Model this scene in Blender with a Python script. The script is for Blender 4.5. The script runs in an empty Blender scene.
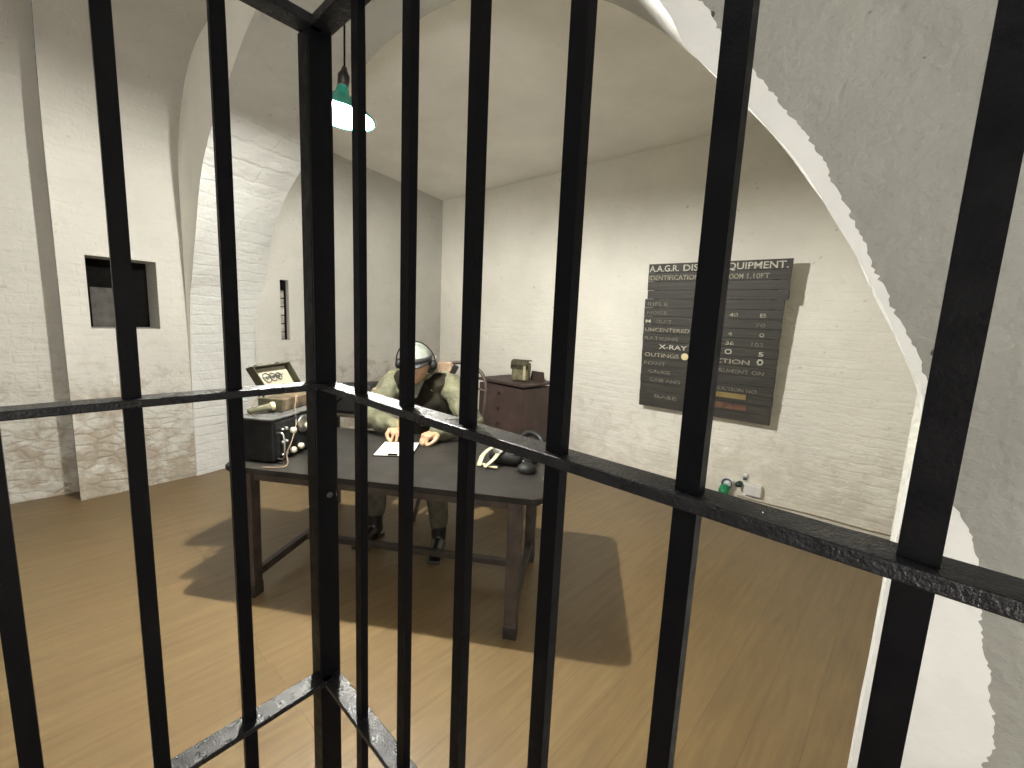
import bpy, bmesh, math, random
from mathutils import Vector, Matrix, noise
random.seed(7)
C = bpy.context.scene.collection
PI = math.pi
EYE = 1.58

# ------------------------------------------------------------------ materials
def new_mat(name):
    m = bpy.data.materials.new(name); m.use_nodes = True
    nt = m.node_tree
    b = nt.nodes['Principled BSDF']
    return m, nt, b

def nd(nt, typ, **kw):
    n = nt.nodes.new(typ)
    for k, v in kw.items():
        if hasattr(n, k): setattr(n, k, v)
        else: n.inputs[k].default_value = v
    return n

def mix(nt, fac, a, b, blend='MIX'):
    n = nt.nodes.new('ShaderNodeMix'); n.data_type = 'RGBA'; n.blend_type = blend
    for sock, v in ((n.inputs[0], fac), (n.inputs[6], a), (n.inputs[7], b)):
        if isinstance(v, bpy.types.NodeSocket): nt.links.new(v, sock)
        elif isinstance(v, (int, float)): sock.default_value = v
        else: sock.default_value = (*v, 1)
    return n.outputs[2]

def math_(nt, op, a, b=None, clamp=False):
    n = nt.nodes.new('ShaderNodeMath'); n.operation = op; n.use_clamp = clamp
    for i, v in enumerate((a, b)):
        if v is None: continue
        if isinstance(v, bpy.types.NodeSocket): nt.links.new(v, n.inputs[i])
        else: n.inputs[i].default_value = v
    return n.outputs[0]

def ramp(nt, src, stops):
    n = nt.nodes.new('ShaderNodeValToRGB'); nt.links.new(src, n.inputs[0])
    el = n.color_ramp.elements
    while len(el) < len(stops): el.new(0.5)
    for e, (p, c) in zip(el, stops):
        e.position = p; e.color = (c, c, c, 1) if isinstance(c, (int, float)) else (*c, 1)
    return n.outputs[0]

def noisetex(nt, vec, scale, detail=4, rough=.55, dist=0):
    n = nt.nodes.new('ShaderNodeTexNoise')
    n.inputs['Scale'].default_value = scale; n.inputs['Detail'].default_value = detail
    n.inputs['Roughness'].default_value = rough; n.inputs['Distortion'].default_value = dist
    if vec: nt.links.new(vec, n.inputs['Vector'])
    return n.outputs[0]

def simple(name, col, rough=.6, metal=0, var=.12, vscale=18, bump=.0, bscale=60, coat=0, spec=.5):
    m, nt, b = new_mat(name)
    tc = nd(nt, 'ShaderNodeTexCoord')
    nz = noisetex(nt, tc.outputs['Object'], vscale, 5)
    dark = tuple(c * (1 - var * 2) for c in col); lite = tuple(min(1, c * (1 + var * 2)) for c in col)
    f = ramp(nt, nz, [(.3, dark), (.7, lite)])
    nt.links.new(f, b.inputs['Base Color'])
    b.inputs['Roughness'].default_value = rough; b.inputs['Metallic'].default_value = metal
    b.inputs['Specular IOR Level'].default_value = spec
    if bump:
        bp = nd(nt, 'ShaderNodeBump', Strength=bump, Distance=.004)
        nt.links.new(noisetex(nt, tc.outputs['Object'], bscale, 3), bp.inputs['Height'])
        nt.links.new(bp.outputs[0], b.inputs['Normal'])
    return m

def masonry(name, ang, base=(.66, .63, .55), bricky=.6, stain_h=.9, stain=1.0, course=.075, blen=.23, rubble=False):
    """limewashed brick; ang = direction of the wall in plan"""
    m, nt, b = new_mat(name)
    g = nd(nt, 'ShaderNodeTexCoord')
    sx = nd(nt, 'ShaderNodeSeparateXYZ'); nt.links.new(g.outputs['Object'], sx.inputs[0])
    along = math_(nt, 'ADD', math_(nt, 'MULTIPLY', sx.outputs[0], math.cos(ang)), math_(nt, 'MULTIPLY', sx.outputs[1], math.sin(ang)))
    wob = noisetex(nt, g.outputs['Object'], 2.2, 3)
    zz = math_(nt, 'ADD', sx.outputs[2], math_(nt, 'MULTIPLY', wob, .06))
    wob2 = noisetex(nt, g.outputs['Object'], 9, 2)
    zz = math_(nt, 'ADD', zz, math_(nt, 'MULTIPLY', wob2, .03))
    cb = nd(nt, 'ShaderNodeCombineXYZ'); nt.links.new(along, cb.inputs[0]); nt.links.new(zz, cb.inputs[1])
    br = nd(nt, 'ShaderNodeTexBrick')
    br.inputs['Scale'].default_value = 1.0; br.inputs['Brick Width'].default_value = blen
    br.inputs['Row Height'].default_value = course; br.inputs['Mortar Size'].default_value = .010
    br.inputs['Mortar Smooth'].default_value = .6
    br.inputs['Color1'].default_value = (1, 1, 1, 1); br.inputs['Color2'].default_value = (.75, .75, .75, 1); br.inputs['Mortar'].default_value = (0, 0, 0, 1)
    nt.links.new(cb.outputs[0], br.inputs['Vector'])
    # tone
    n1 = noisetex(nt, g.outputs['Object'], 1.3, 5, .6)
    tone = ramp(nt, n1, [(.3, tuple(c * .90 for c in base)), (.7, tuple(min(1, c * 1.06) for c in base))])
    # a patchiness mask for how strongly the bricks show
    pm = ramp(nt, noisetex(nt, g.outputs['Object'], 1.1, 3), [(.35, .25), (.65, 1.0)])
    # stains low on the wall where the whitewash has come off
    low = math_(nt, 'SUBTRACT', 1.0, math_(nt, 'DIVIDE', sx.outputs[2], stain_h), True)
    sn = noisetex(nt, g.outputs['Object'], 7.0, 6, .65, .4)
    sn2 = noisetex(nt, g.outputs['Object'], 1.6, 3)
    sm = math_(nt, 'MULTIPLY', math_(nt, 'ADD', sn, math_(nt, 'MULTIPLY', low, .26)), 1.0)
    sm = math_(nt, 'ADD', sm, math_(nt, 'MULTIPLY', sn2, .3))
    smk = ramp(nt, sm, [(.74, 0.0), (.92, 1.0)])
    smk = math_(nt, 'MULTIPLY', smk, math_(nt, 'MULTIPLY', ramp(nt, low, [(0, 0.0), (.35, 1.0)]), .75 * stain))
    col = mix(nt, smk, tone, tuple(c * k for c, k in zip(base, (.56, .48, .38))))
    # sparse dark pocks
    pk = noisetex(nt, g.outputs['Object'], 14, 3, .5)
    pk = math_(nt, 'MULTIPLY', ramp(nt, pk, [(.70, 0.0), (.76, 1.0)]), .55 if bricky else 0.0)
    col = mix(nt, pk, col, (.33, .28, .22))
    vor = nd(nt, 'ShaderNodeTexVoronoi', Scale=8.0); vor.feature = 'DISTANCE_TO_EDGE'
    cv = nd(nt, 'ShaderNodeCombineXYZ'); nt.links.new(along, cv.inputs[0]); nt.links.new(math_(nt, 'MULTIPLY', zz, 1.9), cv.inputs[1])
    wv = nd(nt, 'ShaderNodeTexNoise', Scale=5.0); nt.links.new(g.outputs['Object'], wv.inputs['Vector'])
    vv = nd(nt, 'ShaderNodeVectorMath'); vv.operation = 'MULTIPLY_ADD'; vv.inputs[1].default_value = (.10, .10, .10)
    nt.links.new(wv.outputs['Color'], vv.inputs[0]); nt.links.new(cv.outputs[0], vv.inputs[2])
    nt.links.new(vv.outputs[0], vor.inputs['Vector'])
    joint = ramp(nt, vor.outputs['Distance'], [(0.0, 0.0), (.16, 1.0)])
    if rubble:
        lowm = ramp(nt, low, [(.2, 0.0), (.6, 1.0)])
        jm = math_(nt, 'MULTIPLY', math_(nt, 'SUBTRACT', 1.0, joint), math_(nt, 'MULTIPLY', lowm, .30))
        jm = math_(nt, 'MULTIPLY', jm, ramp(nt, sn2, [(.35, .2), (.6, 1.0)]))
        col = mix(nt, jm, col, tuple(c * k for c, k in zip(base, (.45, .38, .30))))
    nt.links.new(col, b.inputs['Base Color'])
    b.inputs['Roughness'].default_value = .85; b.inputs['Specular IOR Level'].default_value = .2
    h = math_(nt, 'MULTIPLY', math_(nt, 'MULTIPLY', br.outputs[0], pm), bricky)
    h = math_(nt, 'ADD', h, math_(nt, 'MULTIPLY', noisetex(nt, g.outputs['Object'], 5, 5), 1.4))
    h = math_(nt, 'ADD', h, math_(nt, 'MULTIPLY', noisetex(nt, g.outputs['Object'], 30, 3), .35))
    if rubble:
        h = math_(nt, 'ADD', h, math_(nt, 'MULTIPLY', math_(nt, 'MULTIPLY', joint, lowm), .4))
    if bricky > 0:
        cs2 = nd(nt, 'ShaderNodeCombineXYZ'); nt.links.new(along, cs2.inputs[0]); nt.links.new(math_(nt, 'MULTIPLY', sx.outputs[2], 3.2), cs2.inputs[1])
        h = math_(nt, 'ADD', h, math_(nt, 'MULTIPLY', math_(nt, 'MULTIPLY', noisetex(nt, cs2.outputs[0], 5.0, 4, .6), pm), 1.3))
    bp = nd(nt, 'ShaderNodeBump', Strength=.75, Distance=.016)
    nt.links.new(h, bp.inputs['Height']); nt.links.new(bp.outputs[0], b.inputs['Normal'])
    return m

M = {}
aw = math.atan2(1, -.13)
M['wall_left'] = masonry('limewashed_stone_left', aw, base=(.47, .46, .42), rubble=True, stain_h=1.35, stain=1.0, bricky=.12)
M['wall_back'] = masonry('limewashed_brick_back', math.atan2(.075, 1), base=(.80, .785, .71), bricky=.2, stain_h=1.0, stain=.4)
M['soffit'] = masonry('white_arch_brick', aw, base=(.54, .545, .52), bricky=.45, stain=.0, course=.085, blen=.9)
M['vault'] = masonry('smooth_vault_plaster', 0, base=(.87, .86, .80), bricky=.0, stain=0)
M['face_white'] = simple('white_paint', (.59, .60, .585), .8, var=.03, vscale=6, bump=.9, bscale=22)

def gray_face():
    m, nt, b = new_mat('grey_painted_plaster')
    g = nd(nt, 'ShaderNodeTexCoord')
    t = ramp(nt, noisetex(nt, g.outputs['Object'], 2.5, 5), [(.3, (.205, .207, .187)), (.7, (.25, .252, .228))])
    pk = ramp(nt, noisetex(nt, g.outputs['Object'], 26, 1, .4), [(.75, 0.0), (.765, 1.0)])
    col = mix(nt, pk, t, (.05, .045, .04))
    nt.links.new(col, b.inputs['Base Color']); b.inputs['Roughness'].default_value = .75
    h = math_(nt, 'ADD', noisetex(nt, g.outputs['Object'], 7, 4), math_(nt, 'MULTIPLY', noisetex(nt, g.outputs['Object'], 60, 3), .25))
    bp = nd(nt, 'ShaderNodeBump', Strength=.8, Distance=.02)
    nt.links.new(h, bp.inputs['Height']); nt.links.new(bp.outputs[0], b.inputs['Normal'])
    return m
M['face_gray'] = gray_face()

def floor_mat():
    m, nt, b = new_mat('worn_oak_boards')
    g = nd(nt, 'ShaderNodeTexCoord')
    mp = nd(nt, 'ShaderNodeMapping'); mp.inputs['Rotation'].default_value = (0, 0, -PI / 2); mp.inputs['Location'].default_value = (-.59, .03, 0)
    nt.links.new(g.outputs['Object'], mp.inputs[0])
    br = nd(nt, 'ShaderNodeTexBrick'); br.offset = .004; br.offset_frequency = 2
    br.inputs['Scale'].default_value = 1; br.inputs['Brick Width'].default_value = 3.3; br.inputs['Row Height'].default_value = .165
    br.inputs['Mortar Size'].default_value = .0022; br.inputs['Mortar Smooth'].default_value = .3
    br.inputs['Color1'].default_value = (.172, .117, .053, 1); br.inputs['Color2'].default_value = (.155, .104, .046, 1)
    br.inputs['Mortar'].default_value = (.125, .082, .038, 1)
    nt.links.new(mp.outputs[0], br.inputs['Vector'])
    mp2 = nd(nt, 'ShaderNodeMapping'); mp2.inputs['Scale'].default_value = (1.2, 14, 1)
    nt.links.new(mp.outputs[0], mp2.inputs[0])
    gr = ramp(nt, noisetex(nt, mp2.outputs[0], 2.2, 6, .65, .6), [(.25, .72), (.75, 1.12)])
    col = mix(nt, 1.0, br.outputs[0], gr, 'MULTIPLY')
    sc = ramp(nt, noisetex(nt, mp2.outputs[0], 6, 3, .5), [(.66, 0.0), (.8, .35)])
    col = mix(nt, sc, col, (.24, .17, .095))
    big = ramp(nt, noisetex(nt, g.outputs['Object'], .8, 3), [(.3, .86), (.7, 1.08)])
    col = mix(nt, 1.0, col, big, 'MULTIPLY')
    nt.links.new(col, b.inputs['Base Color'])
    nt.links.new(ramp(nt, gr, [(0, .5), (1, .38)]), b.inputs['Roughness'])
    b.inputs['Roughness'].default_value = .5
    bp = nd(nt, 'ShaderNodeBump', Strength=.35, Distance=.004)
    h = math_(nt, 'ADD', math_(nt, 'MULTIPLY', br.outputs['Fac'], -1.0), math_(nt, 'MULTIPLY', gr, .3))
    nt.links.new(h, bp.inputs['Height']); nt.links.new(bp.outputs[0], b.inputs['Normal'])
    return m
M['floor'] = floor_mat()

def iron_mat(name, spec, bs, r0, r1, col):
    m, nt, b = new_mat(name)
    g = nd(nt, 'ShaderNodeTexCoord')
    b.inputs['Base Color'].default_value = (*col, 1)
    b.inputs['Specular IOR Level'].default_value = spec
    n1 = noisetex(nt, g.outputs['Object'], 330, 3, .6); n2 = noisetex(nt, g.outputs['Object'], 45, 4)
    nt.links.new(ramp(nt, n2, [(.3, r0), (.7, r1)]), b.inputs['Roughness'])
    bp = nd(nt, 'ShaderNodeBump', Strength=bs, Distance=.0016)
    nt.links.new(math_(nt, 'ADD', n1, n2), bp.inputs['Height']); nt.links.new(bp.outputs[0], b.inputs['Normal'])
    return m
M['iron'] = iron_mat('black_bar_paint', .07, .15, .3, .5, (.002, .002, .0025))
M['iron_rail'] = iron_mat('glossy_chipped_rail_paint', .22, .7, .2, .42, (.006, .006, .007))
M['tabletop'] = simple('worn_dark_tabletop', (.014, .0125, .011), .5, spec=.22, var=.3, vscale=7, bump=.2, bscale=14)
M['darkwood'] = simple('dark_stained_wood', (.030, .022, .017), .5, var=.3, vscale=12, bump=.2)
M['cabinet'] = simple('red_brown_cabinet_paint', (.044, .027, .023), .6, var=.15, vscale=8, bump=.15)
M['knob'] = simple('dark_knob', (.015, .012, .012), .4)
M['radio_black'] = simple('black_crackle_enamel', (.008, .008, .008), .7, spec=.15, var=.2, bump=.5, bscale=200)
M['radio_top'] = simple('dusty_grey_enamel', (.07, .07, .067), .45, var=.35, vscale=22, bump=.3)
M['ivory'] = simple('ivory_plastic', (.62, .57, .42), .4, var=.05)
M['chrome'] = simple('worn_steel', (.45, .45, .43), .3, metal=1)
M['olive_metal'] = simple('olive_paint', (.036, .034, .018), .5, var=.2, vscale=25)
M['cream_card'] = simple('cream_card', (.27, .25, .18), .7, var=.06)
M['diagram_ink'] = simple('dark_ink', (.03, .03, .03), .6)
M['old_leather'] = simple('brown_leather', (.085, .060, .036), .6, var=.35, vscale=20, bump=.4)
M['canvas'] = simple('olive_canvas', (.15, .14, .08), .85, var=.22, vscale=35, bump=.6, bscale=110)
M['canvas_dark'] = simple('dark_olive_canvas', (.065, .062, .036), .85, var=.2, vscale=30)
M['cream_webbing'] = simple('cream_webbing', (.40, .35, .22), .8, var=.12)
M['cord'] = simple('brown_cord', (.14, .10, .065), .7)
M['paper'] = simple('white_paper', (.80, .78, .70), .7, var=.02)
M['rubber'] = simple('black_rubber', (.008, .008, .008), .6, spec=.25, bump=.2)
M['skin'] = simple('mannequin_skin', (.36, .22, .13), .5, var=.08, vscale=9)
M['lips'] = simple('lip_tone', (.34, .13, .10), .5, var=.05)
M['eye_white'] = simple('eye_white', (.6, .58, .52), .3, var=.02)
M['hair'] = simple('dark_hair', (.02, .014, .010), .6, var=.3, vscale=60)
M['shirt'] = simple('olive_green_shirt', (.078, .077, .045), .85, var=.2, vscale=9, bump=.5, bscale=30)
M['vest'] = simple('dark_olive_jerkin', (.013, .011, .007), .9, spec=.1, var=.25, vscale=14, bump=.4, bscale=40)
M['scarf'] = simple('grey_green_collar', (.13, .14, .11), .85, var=.15)
M['trousers'] = simple('dark_khaki_trousers', (.055, .048, .032), .85, var=.2, bump=.4)
M['boot'] = simple('black_boot_leather', (.012, .011, .010), .35, bump=.3)
M['cap'] = simple('pale_grey_green_cap', (.17, .19, .16), .8, var=.1, vscale=14, bump=.3)
M['cap_dark'] = simple('dark_cap_peak', (.010, .010, .011), .6)
M['bentwood'] = simple('dark_bentwood', (.045, .030, .022), .4, var=.2)
M['tan_leather'] = simple('tan_leather', (.20, .13, .08), .6, var=.15)
M['shade_green'] = simple('green_enamel', (.02, .26, .19), .25, var=.05)
M['shade_white'] = simple('white_enamel', (.85, .87, .85), .3, var=.01)
M['brass'] = simple('old_brass', (.35, .27, .12), .4, metal=.6, var=.1)
M['sign_board'] = None
M['letter'] = simple('faded_cream_lettering', (.50, .49, .42), .8, var=.12, vscale=60)
M['letter_faint'] = simple('very_faded_lettering', (.17, .16, .13), .8, var=.3, vscale=60)
M['letter_mid'] = simple('worn_lettering', (.30, .28, .22), .8, var=.3, vscale=60)
M['dot_yellow'] = simple('pale_yellow_dot', (.72, .62, .36), .6, var=.05)
M['rust'] = simple('reddish_worn_paint', (.13, .065, .045), .8, var=.3)
M['plug_green'] = simple('green_plastic', (.01, .22, .09), .35, var=.05)
M['plug_blue'] = simple('blue_grey_plastic', (.05, .09, .14), .4)
M['plug_dark'] = simple('dark_green_plastic', (.02, .045, .035), .4)
M['plastic_white'] = simple('white_plastic', (.72, .72, .70), .35, var=.03)
M['pipe'] = simple('cream_painted_pipe', (.60, .56, .47), .6, var=.08)
M['void'] = simple('window_darkness_and_black_parts', (.004, .0035, .003), .9, var=.3, spec=.1)  # near-black: shade inside the windows as colour, also small black parts
M['grey_board'] = simple('grey_brown_board', (.06, .055, .048), .8, var=.2)
M['slit_stone'] = simple('grey_stone_blocks', (.30, .28, .24), .85, var=.35, vscale=10, bump=.6)
M['graphite'] = simple('pencil_paint', (.30, .16, .04), .5)
M['crack'] = simple('dark_gap_filler', (.055, .035, .02), .9)

def plank_sign():
    m, nt, b = new_mat('weathered_black_board')
    g = nd(nt, 'ShaderNodeTexCoord')
    mp = nd(nt, 'ShaderNodeMapping'); mp.inputs['Scale'].default_value = (1.5, 1.5, 30)
    nt.links.new(g.outputs['Object'], mp.inputs[0])
    t = ramp(nt, noisetex(nt, mp.outputs[0], 1.6, 5, .6), [(.3, (.017, .016, .013)), (.6, (.040, .038, .031)), (.85, (.10, .093, .075))])
    nt.links.new(t, b.inputs['Base Color']); b.inputs['Roughness'].default_value = .6
    return m
M['sign_board'] = plank_sign()

def emis(name, col, s):
    m, nt, b = new_mat(name)
    b.inputs['Emission Color'].default_value = (*col, 1); b.inputs['Emission Strength'].default_value = s
    b.inputs['Base Color'].default_value = (*col, 1)
    return m
M['bulb'] = emis('glowing_bulb', (1, .95, .86), 60)

# ------------------------------------------------------------------ mesh helpers
def obj(name, bm, mat, parent=None, smooth=False, loc=None):
    me = bpy.data.meshes.new(name)
    bmesh.ops.recalc_face_normals(bm, faces=bm.faces)
    if loc is not None: bmesh.ops.translate(bm, vec=-Vector(loc), verts=bm.verts)
    bm.to_mesh(me); bm.free()
    o = bpy.data.objects.new(name, me)
    for mm in (mat if isinstance(mat, (list, tuple)) else [mat]): me.materials.append(mm)
    if smooth:
        for p in me.polygons: p.use_smooth = True
    C.objects.link(o)
    if loc is not None: o.location = loc
    if parent: put_under(o, parent)
    return o

def put_under(o, parent):
    o.parent = parent
    pw = Matrix.Translation(parent.location) if not parent.parent else Matrix.Translation(parent.location) @ Matrix.Identity(4)
    # the parents here carry only a location; children keep their world coordinates
    base = Vector(parent.location)
    q = parent.parent
    while q: base += Vector(q.location); q = q.parent
    o.location = Vector(o.location) - base

def thing(name, label, cat, loc, group=None):
    o = bpy.data.objects.new(name, None); C.objects.link(o); o.location = loc
    o.empty_display_size = .1
    o['label'] = label; o['category'] = cat
    if group: o['group'] = group
    return o
def tag(o, label, cat, group=None):
    o['label'] = label; o['category'] = cat
    if group: o['group'] = group
    return o
def struct(o): o['kind'] = 'structure'; return o
def NB(): return bmesh.new()

def box(bm, c, s, ax=None, bev=0, taper=1.0):
    """c centre, s full sizes, ax (x,y,z axes) ; taper = bottom scale"""
    c = Vector(c); ax = ax or (Vector((1, 0, 0)), Vector((0, 1, 0)), Vector((0, 0, 1)))
    vs = []
    for k in (-1, 1):
        t = taper if k < 0 else 1
        for i, j in ((-1, -1), (1, -1), (1, 1), (-1, 1)):
            vs.append(bm.verts.new(c + ax[0] * (i * s[0] / 2 * t) + ax[1] * (j * s[1] / 2 * t) + ax[2] * (k * s[2] / 2)))
    fs = [(0, 3, 2, 1), (4, 5, 6, 7), (0, 1, 5, 4), (1, 2, 6, 5), (2, 3, 7, 6), (3, 0, 4, 7)]
    faces = [bm.faces.new([vs[i] for i in f]) for f in fs]
    if bev:
        ed = list({e for f in faces for e in f.edges})
        bmesh.ops.bevel(bm, geom=ed, offset=bev, segments=2, affect='EDGES', profile=.5)
    return bm

def tube(bm, pts, r, n=10, closed=False, cap=True):
    pts = [Vector(p) for p in pts]; rings = []
    N_ = len(pts); prev = None
    for i, p in enumerate(pts):
        a = pts[(i - 1) % N_] if (closed or i > 0) else p
        b = pts[(i + 1) % N_] if (closed or i < N_ - 1) else p
        t = (b - a).normalized()
        if prev is None:
            u = t.cross(Vector((0, 0, 1)))
            if u.length < 1e-3: u = t.cross(Vector((1, 0, 0)))
            u.normalize()
        else:
            u = prev - t * prev.dot(t); u.normalize()
        prev = u; v = t.cross(u)
        rr = r[i] if isinstance(r, (list, tuple)) else r
        rings.append([bm.verts.new(p + (u * math.cos(2 * PI * k / n) + v * math.sin(2 * PI * k / n)) * rr) for k in range(n)])
    for i in range(N_ if closed else N_ - 1):
        A, B = rings[i], rings[(i + 1) % N_]
        for k in range(n): bm.faces.new([A[k], A[(k + 1) % n], B[(k + 1) % n], B[k]])
    if cap and not closed:
        bm.faces.new(rings[0][::-1]); bm.faces.new(rings[-1])
    return bm

def smooth_path(pts, k=8):
    pts = [Vector(p) for p in pts]; out = []
    for i in range(len(pts) - 1):
        p0 = pts[max(i - 1, 0)]; p1 = pts[i]; p2 = pts[i + 1]; p3 = pts[min(i + 2, len(pts) - 1)]
        for j in range(k):
            t = j / k
            out.append(.5 * ((2 * p1) + (p2 - p0) * t + (2 * p0 - 5 * p1 + 4 * p2 - p3) * t * t + (3 * p1 - p0 - 3 * p2 + p3) * t ** 3))
    out.append(pts[-1]); return out

def lathe(bm, prof, c, axis=(0, 0, 1), n=24):
    axis = Vector(axis).normalized(); c = Vector(c)
    u = axis.cross(Vector((0, 0, 1)))
    if u.length < 1e-3: u = Vector((1, 0, 0))
    u.normalize(); v = axis.cross(u)
    rings = [[bm.verts.new(c + axis * h + (u * math.cos(2 * PI * k / n) + v * math.sin(2 * PI * k / n)) * max(r, 1e-4)) for k in range(n)] for r, h in prof]
    for A, B in zip(rings, rings[1:]):
        for k in range(n): bm.faces.new([A[k], A[(k + 1) % n], B[(k + 1) % n], B[k]])
    bm.faces.new(rings[0][::-1]); bm.faces.new(rings[-1])
    return bm

def sphere(bm, c, r, sc=(1, 1, 1), n=20, m=14, rot=None):
    ret = bmesh.ops.create_uvsphere(bm, u_segments=n, v_segments=m, radius=r)
    T = Matrix.Translation(Vector(c)) @ (rot.to_4x4() if rot else Matrix.Identity(4)) @ Matrix.Diagonal((*sc, 1))
    bmesh.ops.transform(bm, matrix=T, verts=ret['verts'])
    return ret['verts']

def cap2(bm, a, ra, b, rb, n=14):
    """tapered capsule"""
    a = Vector(a); b = Vector(b); d = (b - a); L = d.length; ax = d / L
    prof = []
    for i in range(5): t = -PI / 2 + i * PI / 8; prof.append((ra * math.cos(t), ra * math.sin(t)))
    for i in range(5): t = i * PI / 8; prof.append((rb * math.cos(t), L + rb * math.sin(t)))
    lathe(bm, prof, a, ax, n)

def prism(bm, poly, thick, origin, ax, ay, az):
    origin = Vector(origin)
    A = [bm.verts.new(origin + ax * x + ay * y) for x, y in poly]
    B = [bm.verts.new(origin + ax * x + ay * y + az * thick) for x, y in poly]
    bm.faces.new(A[::-1]); bm.faces.new(B); n = len(poly)
    for i in range(n): bm.faces.new([A[i], A[(i + 1) % n], B[(i + 1) % n], B[i]])

def remesh(o, vox, it=6, fac=.6):
    r = o.modifiers.new('skin', 'REMESH'); r.mode = 'VOXEL'; r.voxel_size = vox; r.use_smooth_shade = True
    if it:
        s = o.modifiers.new('soften', 'SMOOTH'); s.iterations = it; s.factor = fac
    return o

def text_mesh(s, size, width=None):
    cu = bpy.data.curves.new('t', 'FONT'); cu.body = s; cu.size = size; cu.extrude = .0015; cu.resolution_u = 3
    cu.offset = size * .012
    o = bpy.data.objects.new('t', cu); C.objects.link(o)
    dg = bpy.context.evaluated_depsgraph_get(); me = bpy.data.meshes.new_from_object(o.evaluated_get(dg))
    bpy.data.objects.remove(o); bpy.data.curves.remove(cu)
    xs = [v.co.x for v in me.vertices] or [0, 1]
    w = max(xs) - min(xs)
    if width:
        for v in me.vertices: v.co.x = (v.co.x - min(xs)) * width / w
    return me, (width or w)

# ------------------------------------------------------------------ the room
YN = .88                                   # near plane of the arch rib
def left_x(Y):
    if Y <= .1: return -4.95
    if Y <= YN: return -4.70 - (Y - .1) * .128
    return -4.90 - (Y - 1.5) * .128
CORN = Vector((-5.27, 4.04, 0)); SD = Vector((1, .075, 0)).normalized(); SN = Vector((SD.y, -SD.x, 0))   # sign wall direction and its normal to the room

def wall_strip(bm, p0, p1, z0, z1, holes=(), nrm=None, depth=.3, splay=.06):
    """vertical wall from p0 to p1 in plan; holes = (s0, s1, za, zb) along the wall; reveals go to -nrm"""
    p0 = Vector((*p0, 0)); p1 = Vector((*p1, 0)); L = (p1 - p0).length; d = (p1 - p0) / L
    ss = sorted({0, L, *[h[0] for h in holes], *[h[1] for h in holes]}); zs = sorted({z0, z1, *[h[2] for h in holes], *[h[3] for h in holes]})
    P = lambda s, z, off=0: p0 + d * s + Vector((0, 0, z)) + (nrm * -off if off else Vector())
    for a, b in zip(ss, ss[1:]):
        for c, e in zip(zs, zs[1:]):
            if any(a >= h[0] - 1e-6 and b <= h[1] + 1e-6 and c >= h[2] - 1e-6 and e <= h[3] + 1e-6 for h in holes): continue
            bm.faces.new([bm.verts.new(P(s, z)) for s, z in ((a, c), (b, c), (b, e), (a, e))])
    for s0, s1, za, zb in holes:
        ka, kb = splay if isinstance(splay, tuple) else (splay, splay)
        ring0 = [(s0, za), (s1, za), (s1, zb), (s0, zb)]
        ring1 = [(s0 + ka, za), (s1 - kb, za), (s1 - kb, zb), (s0 + ka, zb)]
        for i in range(4):
            j = (i + 1) % 4
            bm.faces.new([bm.verts.new(q) for q in (P(*ring0[i]), P(*ring0[j]), P(*ring1[j], depth), P(*ring1[i], depth))])

bm = NB()
VX = Vector((1, 0, 0))
wall_strip(bm, (-4.95, -1.8), (-4.95, .1), 0, 2.55)
wall_strip(bm, (-4.95, .1), (-4.70, .1), 0, 3.4)
L0 = math.hypot(.78, .1)
wall_strip(bm, (-4.70, .1), (-4.80, YN + .02), 0, 2.55, [(.155, .59, 1.36, 1.915)], nrm=VX, depth=.34, splay=(.0, .025))
wall_strip(bm, (-4.905, 1.45), (-5.27, 4.04), 0, 3.5, [(.265, .355, 1.25, 1.875)], nrm=VX, depth=.075, splay=(.0, .004))
# cove between the near bay's wall and its vault
def cove(bm, segs, R=.95, H=.85, z0=2.55, xr=1.5):
    for (Y0, X0), (Y1, X1) in segs:
        n = 12
        for i in range(n):
            q = []
            for (Y, X) in ((Y0, X0), (Y1, X1)):
                for t in (i / n * PI / 2, (i + 1) / n * PI / 2):
                    q.append(Vector((X + R * (1 - math.cos(t)), Y, z0 + H * math.sin(t))))
            bm.faces.new([bm.verts.new(v) for v in (q[0], q[2], q[3], q[1])])
        bm.faces.new([bm.verts.new(Vector(v)) for v in ((X0 + R, Y0, z0 + H), (X1 + R, Y1, z0 + H), (xr, Y1, z0 + H), (xr, Y0, z0 + H))])
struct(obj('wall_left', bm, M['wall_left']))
bm = NB(); cove(bm, [((-1.8, -4.95), (.1, -4.95)), ((.1, -4.70), (YN + .02, -4.80))])
bmesh.ops.remove_doubles(bm, verts=bm.verts, dist=1e-4)
for f in bm.faces: f.material_index = 1
# far bay: gently sloping plaster ceiling
def zc(x, y):
    a = (x + 5.27) / 5.8; s = (4.04 + .075 * (x + 5.27) - y) / 2.4
    return 3.2 + .2 * a + .13 * s - .35 * s * (1 - s) * 0
g = {}
for i in range(9):
    for j in range(7):
        y = 1.5 + (CORN.y + .075 * (5.8 * i / 8) - 1.5) * j / 6 + .01
        x = -5.30 + 6.0 * i / 8
        g[i, j] = bm.verts.new((x, y, zc(x, y)))
for i in range(8):
    for j in range(6): bm.faces.new([g[i, j], g[i + 1, j], g[i + 1, j + 1], g[i, j + 1]])
struct(obj('ceiling', bm, [M['vault'], M['wall_left']]))
bm = NB(); e = CORN + SD * 5.9
wall_strip(bm, (CORN.x, CORN.y), (e.x, e.y), 0, 3.5)
struct(obj('wall_back', bm, M['wall_back']))
bm = NB(); wall_strip(bm, (.45, 1.55), (.45, 4.6), 0, 3.6); wall_strip(bm, (1.35, -1.8), (1.35, YN), 0, 3.6)
struct(obj('wall_right', bm, M['wall_back']))
bm = NB(); wall_strip(bm, (-4.95, -1.8), (1.4, -1.8), 0, 3.6)
struct(obj('wall_front', bm, M['face_gray']))
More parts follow.
